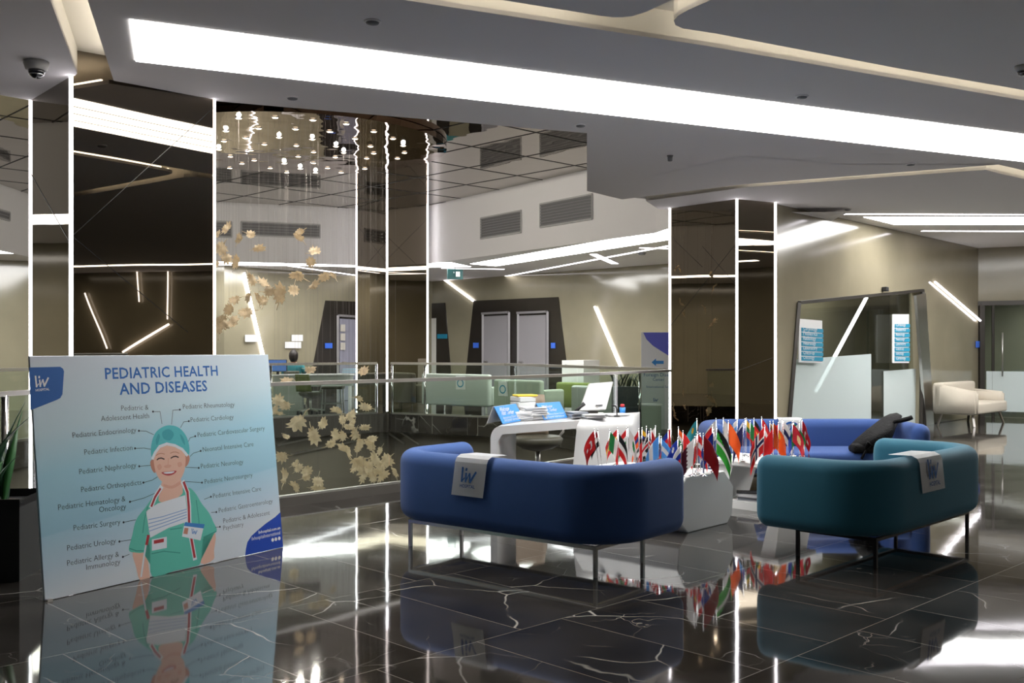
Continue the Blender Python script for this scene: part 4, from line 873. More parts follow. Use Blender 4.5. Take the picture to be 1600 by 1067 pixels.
sheets('paper_stack', 'few loose white papers at the right end of the desk', 'papers', 962, 649, 3, .22, .18, .3, 6)
def file_boxes():
    c = on_desk(817, 652.5); T = thing('box_file', 'pale box files stacked at the back of the desk under a yellow folder', 'box file', c)
    for k in range(4): bm = B(); rbox(bm, c+Vector((0, 0, .026+k*.05)), (.2-.01*k, .2, .048), .006, 1, .2+.1*k); obj('file', bm, mat('pale_box', (.6, .62, .62), .6), T)
    T = thing('folder', 'bright yellow folder lying on the pale box files', 'folder', c+Vector((0, 0, .202))); bm = B(); rbox(bm, c+Vector((.02, 0, .21)), (.2, .17, .016), .004, 1, .3); obj('cover', bm, mat('yellow_card', s2l(225, 195, 60), .6), T)
file_boxes()
def monitor():
    c = on_desk(932, 646); T = thing('monitor', 'white monitor seen from behind, leaning back on the reception desk', 'monitor', c)
    a, b_, d_, e_ = pt(906, 642, 9.85), pt(947, 640, 9.95), pt(958.5, 596, 10.05), pt(921, 599, 9.95); n = (b_-a).cross(e_-a).normalized()
    if n.y > 0: n = -n
    b2 = B(); extr(b2, [a, b_, d_, e_], -n*.035); bmesh.ops.bevel(b2, geom=list(b2.edges), offset=.006, segments=2, affect='EDGES'); o = obj('casing', b2, mat('pale_grey_plastic', (.66, .66, .67), .4), T)
    m_ = (a+b_)/2; bm = B(); bar(bm, m_+up*.05-n*.03, V3(m_, DT)+Vector((0, .1, 0)), .12, .02); obj('stand_arm', bm, M_STEEL, T)
    bm = B(); rbox(bm, V3(m_, DT+.008)+Vector((0, .1, 0)), (.24, .18, .014), .005, 1); obj('stand_base', bm, M_STEEL, T)
    bm = B(); p, q_ = a.lerp(b_, .55).lerp(e_.lerp(d_, .55), .18), a.lerp(b_, .8).lerp(e_.lerp(d_, .8), .18); bar(bm, p+n*.002, q_+n*.002, .02, .006); obj('back_mark', bm, M_GRILLE, T)
monitor()
def phone():
    c = on_desk(906, 650); T = thing('desk_phone', 'black desk phone handset standing left of the monitor', 'phone', c); bm = B(); rbox(bm, c+Vector((0, 0, .02)), (.12, .16, .035), .008, 2, .3); obj('body', bm, M_DARK, T)
    bm = B(); tube(bm, [c+Vector((-.04, 0, .045)), c+Vector((0, .02, .08)), c+Vector((.045, .03, .12))], [.018, .015, .02], 8); obj('handset', bm, M_DARK, T)
    c = on_desk(964, 651); T = thing('microphone', 'thin black gooseneck microphone on the front of the desk', 'microphone', c)
    bm = B(); lathe(bm, [(.03, 0), (.03, .01), (.012, .014)], c, 14); obj('base', bm, M_DARK, T)
    bm = B(); tube(bm, [c+Vector((0, 0, .01)), c+Vector((.0, 0, .07)), c+Vector((-.012, 0, .1)), c+Vector((-.05, -.01, .115))], [.006, .006, .007, .01], 8); obj('neck', bm, M_DARK, T)
    c = on_desk(972.5, 647.5); T = thing('pen_cup', 'small blue cup with a red cap at the right end of the desk', 'cup', c)
    bm = B(); lathe(bm, [(.028, 0), (.03, .07), (.024, .07), (.022, .01)], c, 14); obj('cup', bm, M_SKY, T)
    bm = B(); lathe(bm, [(.02, .07), (.02, .1), (.008, .105)], c, 12); obj('red_cap', bm, mat('red_plastic', s2l(190, 40, 50), .4), T)
phone()
def office_chair(label, c, rz, seatc, backc, h=.48, bw=.44, bh=.5):
    T = thing('office_chair', label, 'chair', c, rz)
    bm = B(); 
    for k in range(5):
        a = k*2*math.pi/5+.3; bar(bm, (0, 0, .1), (.3*math.cos(a), .3*math.sin(a), .065), .035, .03)
    obj('base', bm, M_STEEL, T, local=True)
    for k in range(5):
        a = k*2*math.pi/5+.3; bm = B(); lathe(bm, [(.028, 0), (.03, .02), (.028, .05)], (.3*math.cos(a), .3*math.sin(a), 0), 10); obj('caster', bm, M_DARK, T, local=True)
    bm = B(); tube(bm, [(0, 0, .1), (0, 0, h-.08)], .028, 10); obj('column', bm, M_STEEL, T, local=True)
    bm = B(); lathe(bm, [(.03, h-.1), (.16, h-.07), (.25, h-.02), (.27, h+.03), (.24, h+.06), (.1, h+.05)], n=24, sx=1.0, sy=.95); obj('seat', bm, seatc, T, local=True, smooth=True)
    bm = B(); rows = []
    for i in range(7):
        z = h+.06+bh*i/6; r = []
        for k in range(9):
            x = (k/8-.5)*bw*(1-.12*(i/6)**2); r.append((x, .22+.06*(i/6)-.3*(x/bw)**2*bw, z))
        rows.append(r)
    fr = [[bm.verts.new(p) for p in r] for r in rows]; bk = [[bm.verts.new((p[0]*.97, p[1]+.045, p[2])) for p in r] for r in rows]
    for g in (fr, bk):
        for a, b_ in zip(g, g[1:]):
            for k in range(8): bm.faces.new((a[k], a[k+1], b_[k+1], b_[k]))
    for i in range(6):
        for k in (0, 8): bm.faces.new((fr[i][k], fr[i+1][k], bk[i+1][k], bk[i][k]))
    for k in range(8):
        for i in (0, 6): bm.faces.new((fr[i][k], fr[i][k+1], bk[i][k+1], bk[i][k]))
    obj('backrest', bm, backc, T, local=True, smooth=True)
    for s in (-1, 1):
        bm = B(); tube(bm, [(s*.2, .0, h), (s*.29, .0, h+.1), (s*.29, -.02, h+.2), (s*.27, .2, h+.23)], .014, 8); obj('armrest', bm, M_STEEL, T, local=True)
    return T
M_OLIVE = mat('olive_leather', (.06, .057, .04), .45); M_TAN = mat('tan_shell', (.28, .215, .155), .5)
office_chair('olive swivel chair with tan back standing behind the reception desk', (.27, 10.6, 0), 0.35, M_OLIVE, M_TAN, .44, .4, .42)
# ---------------------------------------------------------------- white faceted tables
def faceted(name, label, quad, h, cut=.075):
    # plan quad (front-left, front-right, back-right, back-left), chamfered all round
    T = thing('coffee_table', label, 'table', V3(quad[0], 0)); bm = B()
    c = sum((Vector(p) for p in quad), Vector((0, 0)))/4
    def ringq(s, z): return [V3(c+(Vector(p)-c)*s, z) for p in quad]
    return T, c, ringq
TQ1 = [(1.27, 7.68), (1.80, 8.26), (1.12, 8.98), (.52, 8.36)]
T1 = thing('coffee_table', 'white faceted block table crowded with flags, the nearer of two', 'table', V3(TQ1[0], 0)); bm = B()
c1 = sum((Vector(p) for p in TQ1), Vector((0, 0)))/4; ax = (Vector(TQ1[1])-Vector(TQ1[0])).normalized(); ay = (Vector(TQ1[3])-Vector(TQ1[0])).normalized()
Wt, Dt, ht = (Vector(TQ1[1])-Vector(TQ1[0])).length, (Vector(TQ1[3])-Vector(TQ1[0])).length, .43
prof = [(.12, 0), (Wt-.08, 0), (Wt, .07), (Wt+.02, .29), (Wt-.13, ht), (.1, ht), (-.02, .27), (0, .10)]
pr = lambda s, d, z: V3(Vector(TQ1[0])+ax*s+ay*d, z)
r0 = [bm.verts.new(pr(s, 0, z)) for s, z in prof]; r1 = [bm.verts.new(pr(Wt/2+(s-Wt/2)*1.02, Dt, z)) for s, z in prof]
fa = bm.faces.new(r0); fb = bm.faces.new(r1)
for k in range(8): bm.faces.new((r0[k], r0[(k+1) % 8], r1[(k+1) % 8], r1[k]))
bmesh.ops.bevel(bm, geom=list(bm.edges), offset=.006, segments=1, affect='EDGES'); obj('block', bm, mat('white_matt_lacquer', (.72, .72, .71), .4), T1)
TQ2 = [(1.80, 9.12), (2.27, 8.58), (2.72, 9.02), (2.14, 9.62)]
T2 = thing('coffee_table', 'white open table with a shelf, the further of two under the flags', 'table', V3(TQ2[0], 0))
M_TW = mat('white_table_lacquer', (.74, .74, .73), .35)
bm = B(); b2 = B(); prism(b2, TQ2, ht-.055, ht); bmesh.ops.bevel(b2, geom=list(b2.edges), offset=.012, segments=1, affect='EDGES'); join(bm, b2); obj('tabletop', bm, M_TW, T2)
Q2 = [Vector(p) for p in TQ2]; cc2 = sum(Q2, Vector((0, 0)))/4
def q2(u, v): return (Q2[0].lerp(Q2[1], u)).lerp(Q2[3].lerp(Q2[2], u), v)
for s in (0, 1):
    bm = B(); a, b_ = ((0.02, .16), (.1, .3)) if s == 0 else ((.84, .98), (.7, .9))
    lo = [q2(a[0], 0.04), q2(a[1], .04), q2(a[1], .96), q2(a[0], .96)]; hi = [q2(b_[0], .06), q2(b_[1], .06), q2(b_[1], .94), q2(b_[0], .94)]
    v0 = [bm.verts.new(V3(p, .03)) for p in lo]; v1 = [bm.verts.new(V3(p, ht-.05)) for p in hi]; bm.faces.new(v0); bm.faces.new(v1)
    for k in range(4): bm.faces.new((v0[k], v0[(k+1) % 4], v1[(k+1) % 4], v1[k]))
    obj('side_panel', bm, M_TW, T2)
bm = B(); prism(bm, [q2(.02, .04), q2(.98, .04), q2(.98, .96), q2(.02, .96)], 0, .07); obj('shelf', bm, M_TW, T2)
for k, (u, v, n, rz, mm_, lab) in enumerate(((.38, .4, 5, .5, mat('dark_cover', (.03, .03, .035), .5), 'pile of dark magazines on the table shelf, behind'), (.5, .22, 4, .2, mat('slate_cover', (.16, .17, .2), .4), 'pile of grey magazines at the front of the table shelf'))):
    p = q2(u, v); sheets('magazine_pile', lab, 'magazines', 0, 0, n, .2, .15, -.85+rz, 20+k, mm_, .012, (p.x, p.y, .07))
# ---------------------------------------------------------------- desk flags
FC = {k: mat('flag_'+k, s2l(*c), .7, sheen=.2) for k, c in dict(red=(205, 38, 42), dred=(150, 24, 34), crim=(190, 22, 48), white=(228, 226, 224), blue=(40, 70, 165), navy=(28, 34, 92), sky=(105, 165, 215), green=(30, 130, 70), lgreen=(70, 175, 70),
      teal=(60, 165, 175), yellow=(240, 200, 60), orange=(240, 120, 45), black=(24, 22, 24), maroon=(92, 26, 50), cream=(225, 205, 160), brown=(120, 70, 40)).items()}
def design(kind, cs):
    # returns colour name at (u along the fly, v down the hoist)
    def h(u, v): return cs[min(len(cs)-1, int(v*len(cs)))]
    def ver(u, v): return cs[min(len(cs)-1, int(u*len(cs)))]
    def nordic(u, v):
        d = min(abs(u-.38)*1.4, abs(v-.5)); return cs[2] if d < .07 else cs[1] if d < .15 else cs[0]
    def plus(u, v): a, b_ = abs(u-.5)*1.3, abs(v-.5); return cs[1] if (a < .1 and b_ < .32) or (b_ < .1 and a < .32) else cs[0]
    def plain(u, v): return cs[0]
    def disc(u, v): return cs[1] if math.hypot((u-.45)*1.4, v-.5) < .24 else cs[0]
    def cresc(u, v): return cs[1] if (math.hypot((u-.36)*1.4, v-.5) < .24 and math.hypot((u-.43)*1.4, v-.5) > .19) or math.hypot((u-.62)*1.4, v-.5) < .085 else cs[0]
    def canton(u, v): return cs[0] if u < .42 and v < .5 else cs[1+int(v*7) % (len(cs)-1)]
    def union(u, v): d = min(abs(u-.5), abs(v-.5)); g = min(abs(u-v), abs(u+v-1)); return cs[2] if d < .09 else cs[1] if d < .16 or g < .1 else cs[0]
    def tri(u, v): return cs[0] if u < .42*(1-2*abs(v-.5)) else cs[1+min(len(cs)-2, int(v*(len(cs)-1)))]
    def saw(u, v): return cs[0] if u < .3+.08*abs(((v*6) % 1)*2-1) else cs[1]
    def check(u, v): return cs[3] if v < .0 else (cs[(int(u*7)+int(v*7)) % 2] if .28 < u < .72 and .2 < v < .8 else cs[2])
    def star(u, v): return cs[1] if math.hypot((u-.3)*1.4, v-.3) < .14 else cs[0]
    def diag(u, v): return cs[0] if v < .45 and u < .9 and v < u*.9+.1 else cs[1] if abs(v-.5) < .08 else cs[2]
    return dict(h=h, ver=ver, nordic=nordic, plus=plus, plain=plain, disc=disc, cresc=cresc, canton=canton, union=union, tri=tri, saw=saw, check=check, star=star, diag=diag)[kind]
FR_ = random.Random(11)
def flag(px, by, ty, side, kind, cs, label, big=1.0, lean=0.0):
    base = fl(px, by, ht+.001); d = base.y; top = EYE+(HY-ty)/FPX*d; hgt = top-base.z
    T = thing('desk_flag', label, 'flag', base, group='small desk flags on the two white tables')
    bm = B(); lathe(bm, [(.024, 0), (.024, .004), (.012, .009), (.005, .016)], base, 12)
    for k in range(3): a = k*2.094+.5; bar(bm, base+Vector((0, 0, .012)), base+Vector((.034*math.cos(a), .034*math.sin(a), .003)), .008, .005)
    obj('stand', bm, M_CHROME, T)
    tp = base+Vector((lean*hgt, 0, hgt)); bm = B(); tube(bm, [base+Vector((0, 0, .012)), tp], .0028, 6); lathe(bm, [(.003, 0), (.006, .004), (.005, .01), (.001, .014)], tp, 8); obj('pole', bm, M_CHROME, T)
    hh, fly = .15*big, .185*big; yaw = FR_.uniform(-.5, .5); dr = FR_.uniform(1.05, 1.3)   # droop angle
    dx = Vector((math.cos(yaw)*side, math.sin(yaw), 0)); nrm = Vector((-dx.y, dx.x, 0)); nu, nv = 20, 14; ph = FR_.uniform(0, 6)
    f = design(kind, cs); names = []; 
    def pos(u, v):
        a = dr*(.62+.3*u); s = fly*u; x = s*math.cos(a)*.95*(1-.12*v); z = -hh*v-s*math.sin(a)*(1-.1*v)
        return tp+Vector((0, 0, -.006))+dx*(x+.004)+Vector((-lean*hgt*v*.4, 0, z))+nrm*(.016*math.sin(u*7+ph+v*2)*u+.008*math.sin(v*6+ph)*u)
    bm = B(); g = [[bm.verts.new(pos(i/nu, j/nv)) for j in range(nv+1)] for i in range(nu+1)]
    used = []
    for i in range(nu):
        for j in range(nv):
            c = f((i+.5)/nu, (j+.5)/nv)
            if c not in used: used.append(c)
            q_ = bm.faces.new((g[i][j], g[i+1][j], g[i+1][j+1], g[i][j+1])); q_.material_index = used.index(c); q_.smooth = True
    bmesh.ops.solidify(bm, geom=list(bm.faces), thickness=.0012)
    obj('cloth', bm, [FC[c] for c in used], T, smooth=True)
NEAR, FARF = 'on the nearer white table', 'on the further white table'
FLAGS = [
 (936, 734, 672, -1, 'cresc', ['red', 'white'], 'red desk flag with white crescent, leftmost on the nearer white table', 1.0, -.12),
 (941, 733, 673, -1, 'h', ['dred', 'white', 'black'], 'thin dark red, white and black desk flag beside the leftmost red one', .8, -.12),
 (947, 730, 673, 1, 'ver', ['green', 'white', 'red'], 'green, white and red striped desk flag near the left table end', 1.0, .1),
 (962, 727, 670, -1, 'h', ['red', 'yellow', 'red'], 'red and yellow striped desk flag behind the green, white and red one', 1.0, .05),
 (966, 735, 676, 1, 'h', ['black', 'white', 'red'], 'black, white and red striped desk flag hanging slanted at the table left', 1.15, 0),
 (983, 730, 668, 1, 'disc', ['white', 'green'], 'white desk flag with green mark in its middle and drooping edge', 1.1, -.03),
 (978, 727, 670, -1, 'h', ['red', 'white', 'green'], 'red, white and green striped desk flag next to the white one', 1.0, .02),
 (998, 728, 672, -1, 'h', ['red', 'blue', 'orange'], 'red, blue and orange striped desk flag in the thick of the nearer table', .9, 0),
 (1003, 729, 670, 1, 'h', ['yellow', 'blue', 'red'], 'yellow, blue and red striped desk flag in the thick of the nearer table', .85, 0),
 (1012, 735, 676, -1, 'union', ['black', 'white', 'red'], 'black desk flag with red and white cross bars low in the nearer cluster', 1.15, .03),
 (1010, 731, 668, 1, 'canton', ['navy', 'red', 'white'], 'navy cornered desk flag with red and white stripes in the nearer cluster', 1.0, 0),
 (1024, 727, 667, -1, 'plus', ['white', 'red'], 'white desk flag with red cross behind the sky blue one', 1.0, 0),
 (1018, 732, 672, 1, 'disc', ['red', 'white'], 'red desk flag with white disc left of the sky blue one', 1.05, -.02),
 (1029, 739, 680, -1, 'ver', ['sky', 'white', 'sky'], 'sky blue and white striped desk flag, left half of the pair above the sofa end', 1.15, .02),
 (1033, 738, 684, 1, 'h', ['sky', 'white', 'sky'], 'sky blue and white banded desk flag, right half of the pair above the sofa end', 1.0, 0),
 (1044, 731, 673, -1, 'h', ['blue', 'red', 'green'], 'blue, red and green banded desk flag behind the sky blue pair', 1.0, 0),
 (1050, 729, 668, -1, 'plain', ['red'], 'plain red desk flag behind the sky blue pair', 1.0, -.03),
 (1060, 728, 669, 1, 'h', ['orange', 'white', 'green'], 'orange, white and green banded desk flag in the middle of the nearer table', .9, 0),
 (1058, 742, 686, -1, 'star', ['blue', 'white'], 'blue desk flag with white star right of the sofa end', 1.0, .02),
 (1064, 746, 695, -1, 'h', ['white', 'blue', 'red'], 'white, blue and red banded desk flag low beside the sofa end', 1.0, 0),
 (1067, 731, 675, 1, 'plus', ['red', 'white'], 'red desk flag with small white cross behind the maroon one', .95, 0),
 (1082, 744, 684, -1, 'saw', ['white', 'maroon'], 'maroon desk flag with white serrated hoist at the front table corner', 1.35, .06),
 (1088, 741, 680, -1, 'h', ['white', 'red'], 'white over red desk flag tucked behind the maroon one', 1.0, 0),
 (1094, 733, 679, -1, 'star', ['red', 'yellow'], 'red desk flag with yellow star behind the white cross flag', 1.0, 0),
 (1090, 737, 677, 1, 'nordic', ['red', 'white', 'white'], 'red desk flag with long white cross on the nearer table', 1.1, 0),
 (1100, 744, 679, 1, 'plain', ['dred'], 'plain dark red desk flag at the front of the nearer table', 1.25, -.02),
 (1115, 738, 674, -1, 'plain', ['blue'], 'plain blue desk flag at the right of the nearer table', 1.15, 0),
 (1113, 731, 666, -1, 'canton', ['red', 'blue', 'white'], 'blue and white striped desk flag with red corner above the nearer table', 1.1, 0),
 (1117, 737, 668, 1, 'diag', ['black', 'white', 'lgreen'], 'bright green desk flag with black top, rightmost on the nearer table', 1.35, .04),
 (1120, 724, 656, -1, 'disc', ['white', 'navy'], 'white desk flag with dark round mark above the bright green one', 1.1, -.02),
 (1090, 726, 656, -1, 'star', ['teal', 'yellow'], 'teal desk flag standing high at the back of the nearer table', 1.05, -.02),
 (1130, 717, 655, 1, 'check', ['red', 'white', 'white', 'blue'], 'white desk flag with red chequered shield, leftmost on the further table', 1.0, 0),
 (1138, 721, 659, 1, 'plain', ['orange'], 'orange-red desk flag at the left of the further table', 1.25, 0),
 (1152, 716, 655, -1, 'nordic', ['white', 'sky', 'sky'], 'white desk flag with pale blue long cross on the further table', 1.0, 0),
 (1160, 720, 664, -1, 'disc', ['navy', 'yellow'], 'navy desk flag with yellow disc at the front of the further table', 1.15, .03),
 (1166, 713, 655, 1, 'h', ['yellow', 'green', 'red'], 'yellow, green and red banded desk flag on the further table', 1.05, 0),
 (1164, 712, 656, -1, 'tri', ['blue', 'white', 'sky'], 'white and sky blue desk flag with blue wedge on the further table', .95, 0),
 (1178, 712, 655, 1, 'h', ['black', 'red', 'yellow'], 'black, red and yellow banded desk flag on the further table', .9, 0),
 (1172, 714, 659, 1, 'ver', ['green', 'red', 'green'], 'green and red upright striped desk flag on the further table', .95, 0),
 (1192, 724, 666, -1, 'nordic', ['red', 'white', 'navy'], 'large red desk flag with navy and white long cross on the further table', 1.45, .05),
 (1190, 714, 653, 1, 'h', ['red', 'white', 'red'], 'red and white banded desk flag behind the navy crossed one', 1.2, 0),
 (1203, 711, 660, 1, 'tri', ['brown', 'cream', 'yellow'], 'cream and yellow desk flag with brown wedge on the further table', 1.0, 0),
 (1208, 722, 660, 1, 'star', ['orange', 'yellow'], 'large orange desk flag with yellow star on the further table', 1.35, 0),
 (1216, 722, 662, -1, 'plain', ['red'], 'large plain red desk flag beside the orange starred one', 1.3, 0),
 (1225, 715, 657, 1, 'h', ['white', 'navy', 'white'], 'white and navy banded desk flag at the right of the further table', 1.2, -.02),
 (1222, 712, 656, 1, 'h', ['crim', 'white'], 'crimson over white desk flag at the right of the further table', 1.1, 0),
 (1238, 716, 661, 1, 'disc', ['crim', 'cream'], 'crimson desk flag with cream round emblem near the right table end', 1.1, 0),
 (1240, 713, 660, 1, 'h', ['green', 'white', 'red'], 'green over white over red desk flag near the right table end', 1.1, 0),
 (1249, 716, 660, -1, 'ver', ['white', 'green', 'blue'], 'white, green and blue upright striped desk flag near the right table end', 1.0, 0),
 (1254, 713, 656, 1, 'cresc', ['crim', 'white'], 'crimson desk flag with white crescent and star, rightmost of all flags', 1.2, -.02),
]
for a in FLAGS: flag(*a)
# ---------------------------------------------------------------- black bag on the blue sofa
def bag():
    M_BAG = mat('black_nylon', (.005, .005, .0055), .8, spec=.25, bump=.6, bscale=60)
    T = thing('backpack', 'black backpack slumped on the right of the blue sofa', 'backpack', fl(1370, 715, .43))
    bm = B(); pts = [(1329, 703, 9.85, .05), (1345, 697, 9.8, .10), (1362, 686, 9.8, .12), (1378, 674, 9.85, .10), (1388, 660, 9.95, .075), (1398, 651, 10.05, .05), (1406, 650, 10.1, .02)]
    P_ = [pt(x, y, d) for x, y, d, r in pts]; rnd = random.Random(3); rings = []
    for i, (p, s) in enumerate(zip(P_, pts)):
        d = P_[min(i+1, len(P_)-1)]-P_[max(i-1, 0)]; x, y = ring_frame(d)
        rings.append([bm.verts.new(p+(x*math.cos(a)*1.25+y*math.sin(a)*.8)*s[3]*rnd.uniform(.85, 1.15)) for a in [k*math.pi/8 for k in range(16)]])
    for a, b_ in zip(rings, rings[1:]):
        for k in range(16): bm.faces.new((a[k], a[(k+1) % 16], b_[(k+1) % 16], b_[k])).smooth = True
    bm.faces.new(rings[0]); bm.faces.new(rings[-1]); obj('bag_body', bm, M_BAG, T, smooth=True)
    bm = B(); rbox(bm, pt(1350, 700, 9.72), (.26, .1, .09), .03, 3, .1); obj('front_pocket', bm, M_BAG, T, smooth=True)
    for L_, r in (([(1384, 690, 9.75), (1386, 672, 9.8), (1396, 659, 9.85), (1408, 657, 9.8), (1420, 654, 9.75), (1425, 652, 9.75)], .022), ([(1352, 700, 9.68), (1356, 690, 9.66), (1362, 695, 9.66), (1352, 706, 9.66), (1346, 717, 9.66)], .012), ([(1372, 702, 9.7), (1378, 682, 9.72), (1390, 664, 9.8)], .02)):
        bm = B(); tube(bm, [pt(*q_) for q_ in L_], r, 8); obj('strap', bm, M_BAG, T)
bag()
# ---------------------------------------------------------------- cream sofa by the far wall
def cream_sofa():
    A, Bp, Cp = fl(1464, 664), fl(1518, 668), fl(1569, 656)
    x = Vector((.69, .72, 0)).normalized(); y = Vector((-.72, .69, 0))
    c = Vector((8.30, 18.08, 0)); s = 1.0
    # local frame: length along X (away to the right), depth along Y (to the wall)
    M = Matrix(((x.x, y.x, 0, c.x), (x.y, y.y, 0, c.y), (0, 0, 1, 0), (0, 0, 0, 1)))
    T = thing('sofa', 'cream leather sofa on slanted steel legs by the far stone wall', 'sofa', M=M); L_, D_ = 1.7, .78
    bm = B(); rbox(bm, (L_/2, D_/2-.02, .33), (L_-.1, D_-.04, .2), .035, 3); obj('seat', bm, M_CREAM, T, local=True, smooth=True)
    bm = B(); rbox(bm, (L_/2, D_-.09, .56), (L_, .18, .46), .045, 3, M=Matrix.Rotation(-.0, 4, 'X')); obj('backrest', bm, M_CREAM, T, local=True, smooth=True)
    b2 = B(); extr(b2, [(0, 0, .22), (0, D_, .22), (0, D_, .76), (0, D_-.1, .76), (0, 0, .64)], (.14, 0, 0)); bmesh.ops.bevel(b2, geom=list(b2.edges), offset=.025, segments=2, affect='EDGES'); obj('armrest', b2, M_CREAM, T, local=True, smooth=True)
    b2 = B(); extr(b2, [(L_-.14, .06, .3), (L_-.14, D_, .3), (L_-.14, D_, .66), (L_-.14, .06, .6)], (.14, 0, 0)); bmesh.ops.bevel(b2, geom=list(b2.edges), offset=.03, segments=2, affect='EDGES'); obj('armrest', b2, M_CREAM, T, local=True, smooth=True)
    for px, py, ex, ey in ((.16, .12, -.08, -.06), (.16, D_-.12, -.08, .06), (L_-.16, .12, .08, -.06), (L_-.16, D_-.12, .08, .06)):
        bm = B(); bar(bm, (px, py, .24), (px+ex, py+ey, 0), .04, .025); obj('leg', bm, M_STEEL, T, local=True)
cream_sofa()
# ---------------------------------------------------------------- far gallery, right part
def lounge(label, c, rz, w, d, h, m, arm=True, logo=None):
    T = thing('lounge_sofa', label, 'sofa', c, rz)
    bm = B(); rbox(bm, (0, 0, .32), (w-.1, d-.1, .18), .04, 2); obj('seat', bm, m, T, local=True, smooth=True)
    bm = B(); rbox(bm, (0, -d/2+.08, .1+h/2), (w, .16, h-.12), .05, 3); obj('backrest', bm, m, T, local=True, smooth=True)
    if arm:
        for s in (-1, 1): bm = B(); rbox(bm, (s*(w/2-.07), .06, .38), (.14, d-.16, .42), .05, 3); obj('armrest', bm, m, T, local=True, smooth=True)
    for sx in (-1, 1):
        for sy in (-1, 1): bm = B(); bar(bm, (sx*(w/2-.15), sy*(d/2-.12), .2), (sx*(w/2-.12), sy*(d/2-.1), 0), .03, .03); obj('leg', bm, M_STEEL, T, local=True)
    if logo:
        bm = B(); rbox(bm, (logo, -d/2-.012, h-.15), (.26, .012, .3), .004, 1); cl = obj('cloth', bm, M_PAPER, T, local=True)
        bm = B(); n = 24; cc = Vector((logo, -d/2-.022, h-.16))
        for k in range(n):
            a0, a1 = 2*math.pi*k/n, 2*math.pi*(k+1)/n; q_ = lambda r, a: cc+Vector((math.cos(a)*r, 0, math.sin(a)*r))
            bm.faces.new([bm.verts.new(v) for v in (q_(.09, a0), q_(.09, a1), q_(.065, a1), q_(.065, a0))])
        sub('round_emblem', bm, M_TEAL, cl, local=True)
M_SAGE = fabric('pale_sage_leather', (.42, .46, .38)); M_WHITEF = fabric('pale_grey_leather', (.5, .53, .49)); M_GREENF = fabric('olive_green_fabric', (.16, .2, .04))
lounge('long pale sofa turned away behind the far railing, with round emblem cloth', (-1.05, 22.6, 0), -.62, 1.9, .8, .82, M_WHITEF, True, .2)
lounge('pale sofa behind the desk papers in the far gallery', (.35, 20.9, 0), -.75, 1.3, .8, .74, M_SAGE, True, -.35)
lounge('pale low sofa behind the monitor in the far gallery', (1.9, 19.5, 0), -.85, 1.4, .8, .66, M_WHITEF)
lounge('small green armchair below the white cabinet in the far gallery', (1.5, 21.7, 0), -.75, .9, .7, .66, M_GREENF)
lounge('olive armchair beside the mirrored column in the far gallery', (2.55, 17.3, 0), .3, .62, .6, .78, fabric('olive_brown_fabric', (.10, .095, .035)), False)
def cabinet():
    a, b_, c = pt(878, 563, 22.6), pt(912, 564, 22.6), pt(950, 574, 23.6)
    T = thing('kiosk_cabinet', 'tall white cabinet with blue lettering in front of the far wall', 'cabinet', V3(a, 0)); z1 = a.z
    bm = B(); prism(bm, [(a.x, a.y), (b_.x, b_.y), (b_.x+.42, b_.y+.75), (a.x+.42, a.y+.75)], 0, z1); obj('body', bm, M_WHITE, T)
    bm = B(); liv(bm, a+Vector((.07, -.006, -.17)), (1, 0, 0), up, .08, (0, -1, 0), 0, False); fit_text(bm, 'HOSPITAL', a+Vector((.2, -.006, -.16)), a+Vector((.42, -.006, -.16)), up, .01); obj('lettering', bm, M_NAVYB, T)
cabinet()
def rollup():
    d = 16.9; a, b_ = pt(1002, 519, d), pt(1062, 519, d); z1 = a.z; T = thing('rollup_banner', 'white roll-up banner with violet swoosh and blue left arrow beside the column', 'banner', V3((a+b_)/2, 0))
    bm = B(); box(bm, ((a.x+b_.x)/2, d, z1/2+.02), (b_.x-a.x, .012, z1-.04)); obj('banner_sheet', bm, mat('banner_white', (.72, .74, .78), .5), T)
    bm = B(); box(bm, ((a.x+b_.x)/2, d, .035), (b_.x-a.x+.06, .2, .07)); obj('base', bm, M_STEEL, T)
    Q = lambda px, py: pt(px, py, d-.009)
    bm = B(); vs = [Q(1005, 519.5), Q(1010, 530), Q(1020, 540), Q(1034, 549), Q(1047, 557), Q(1061, 563), Q(1061, 519.5)]; bm.faces.new([bm.verts.new(v) for v in vs]); obj('swoosh', bm, mat('violet_print', s2l(90, 95, 200), .5), T)
    bm = B(); vs = [Q(1018, 566), Q(1025, 560), Q(1025, 563.5), Q(1037, 563.5), Q(1037, 568.5), Q(1025, 568.5), Q(1025, 572)]; bm.faces.new([bm.verts.new(v) for v in vs]); obj('arrow', bm, M_SKY, T)
    for s_, x0, x1, y in (('Foreign Diseases', 1006, 1058, 588), ('Center', 1020, 1038, 595), ('International Services', 1010, 1056, 606)):
        bm = B(); fit_text(bm, s_, Q(x0, y), Q(x1, y), up, .0); obj('lettering', bm, M_NAVYB, T)
    bm = B(); liv(bm, Q(1021, 627.5), (1, 0, 0), up, .06, (0, -1, 0), 0, False); obj('logo', bm, M_NAVYB, T)
    d2 = 16.35; a = pt(1000, 633, d2); b_ = pt(1031, 633, d2); T = thing('console', 'pale console cabinet standing in front of the roll-up banner', 'cabinet', V3(a, 0)); bm = B(); box(bm, ((a.x+b_.x)/2, d2-.02, a.z/2), (b_.x-a.x, .3, a.z)); obj('body', bm, M_SAGE, T)
    bm = B(); box(bm, ((a.x+b_.x)/2, d2-.02, a.z+.012), (b_.x-a.x+.04, .34, .024)); obj('top', bm, M_WHITE, T)
rollup()
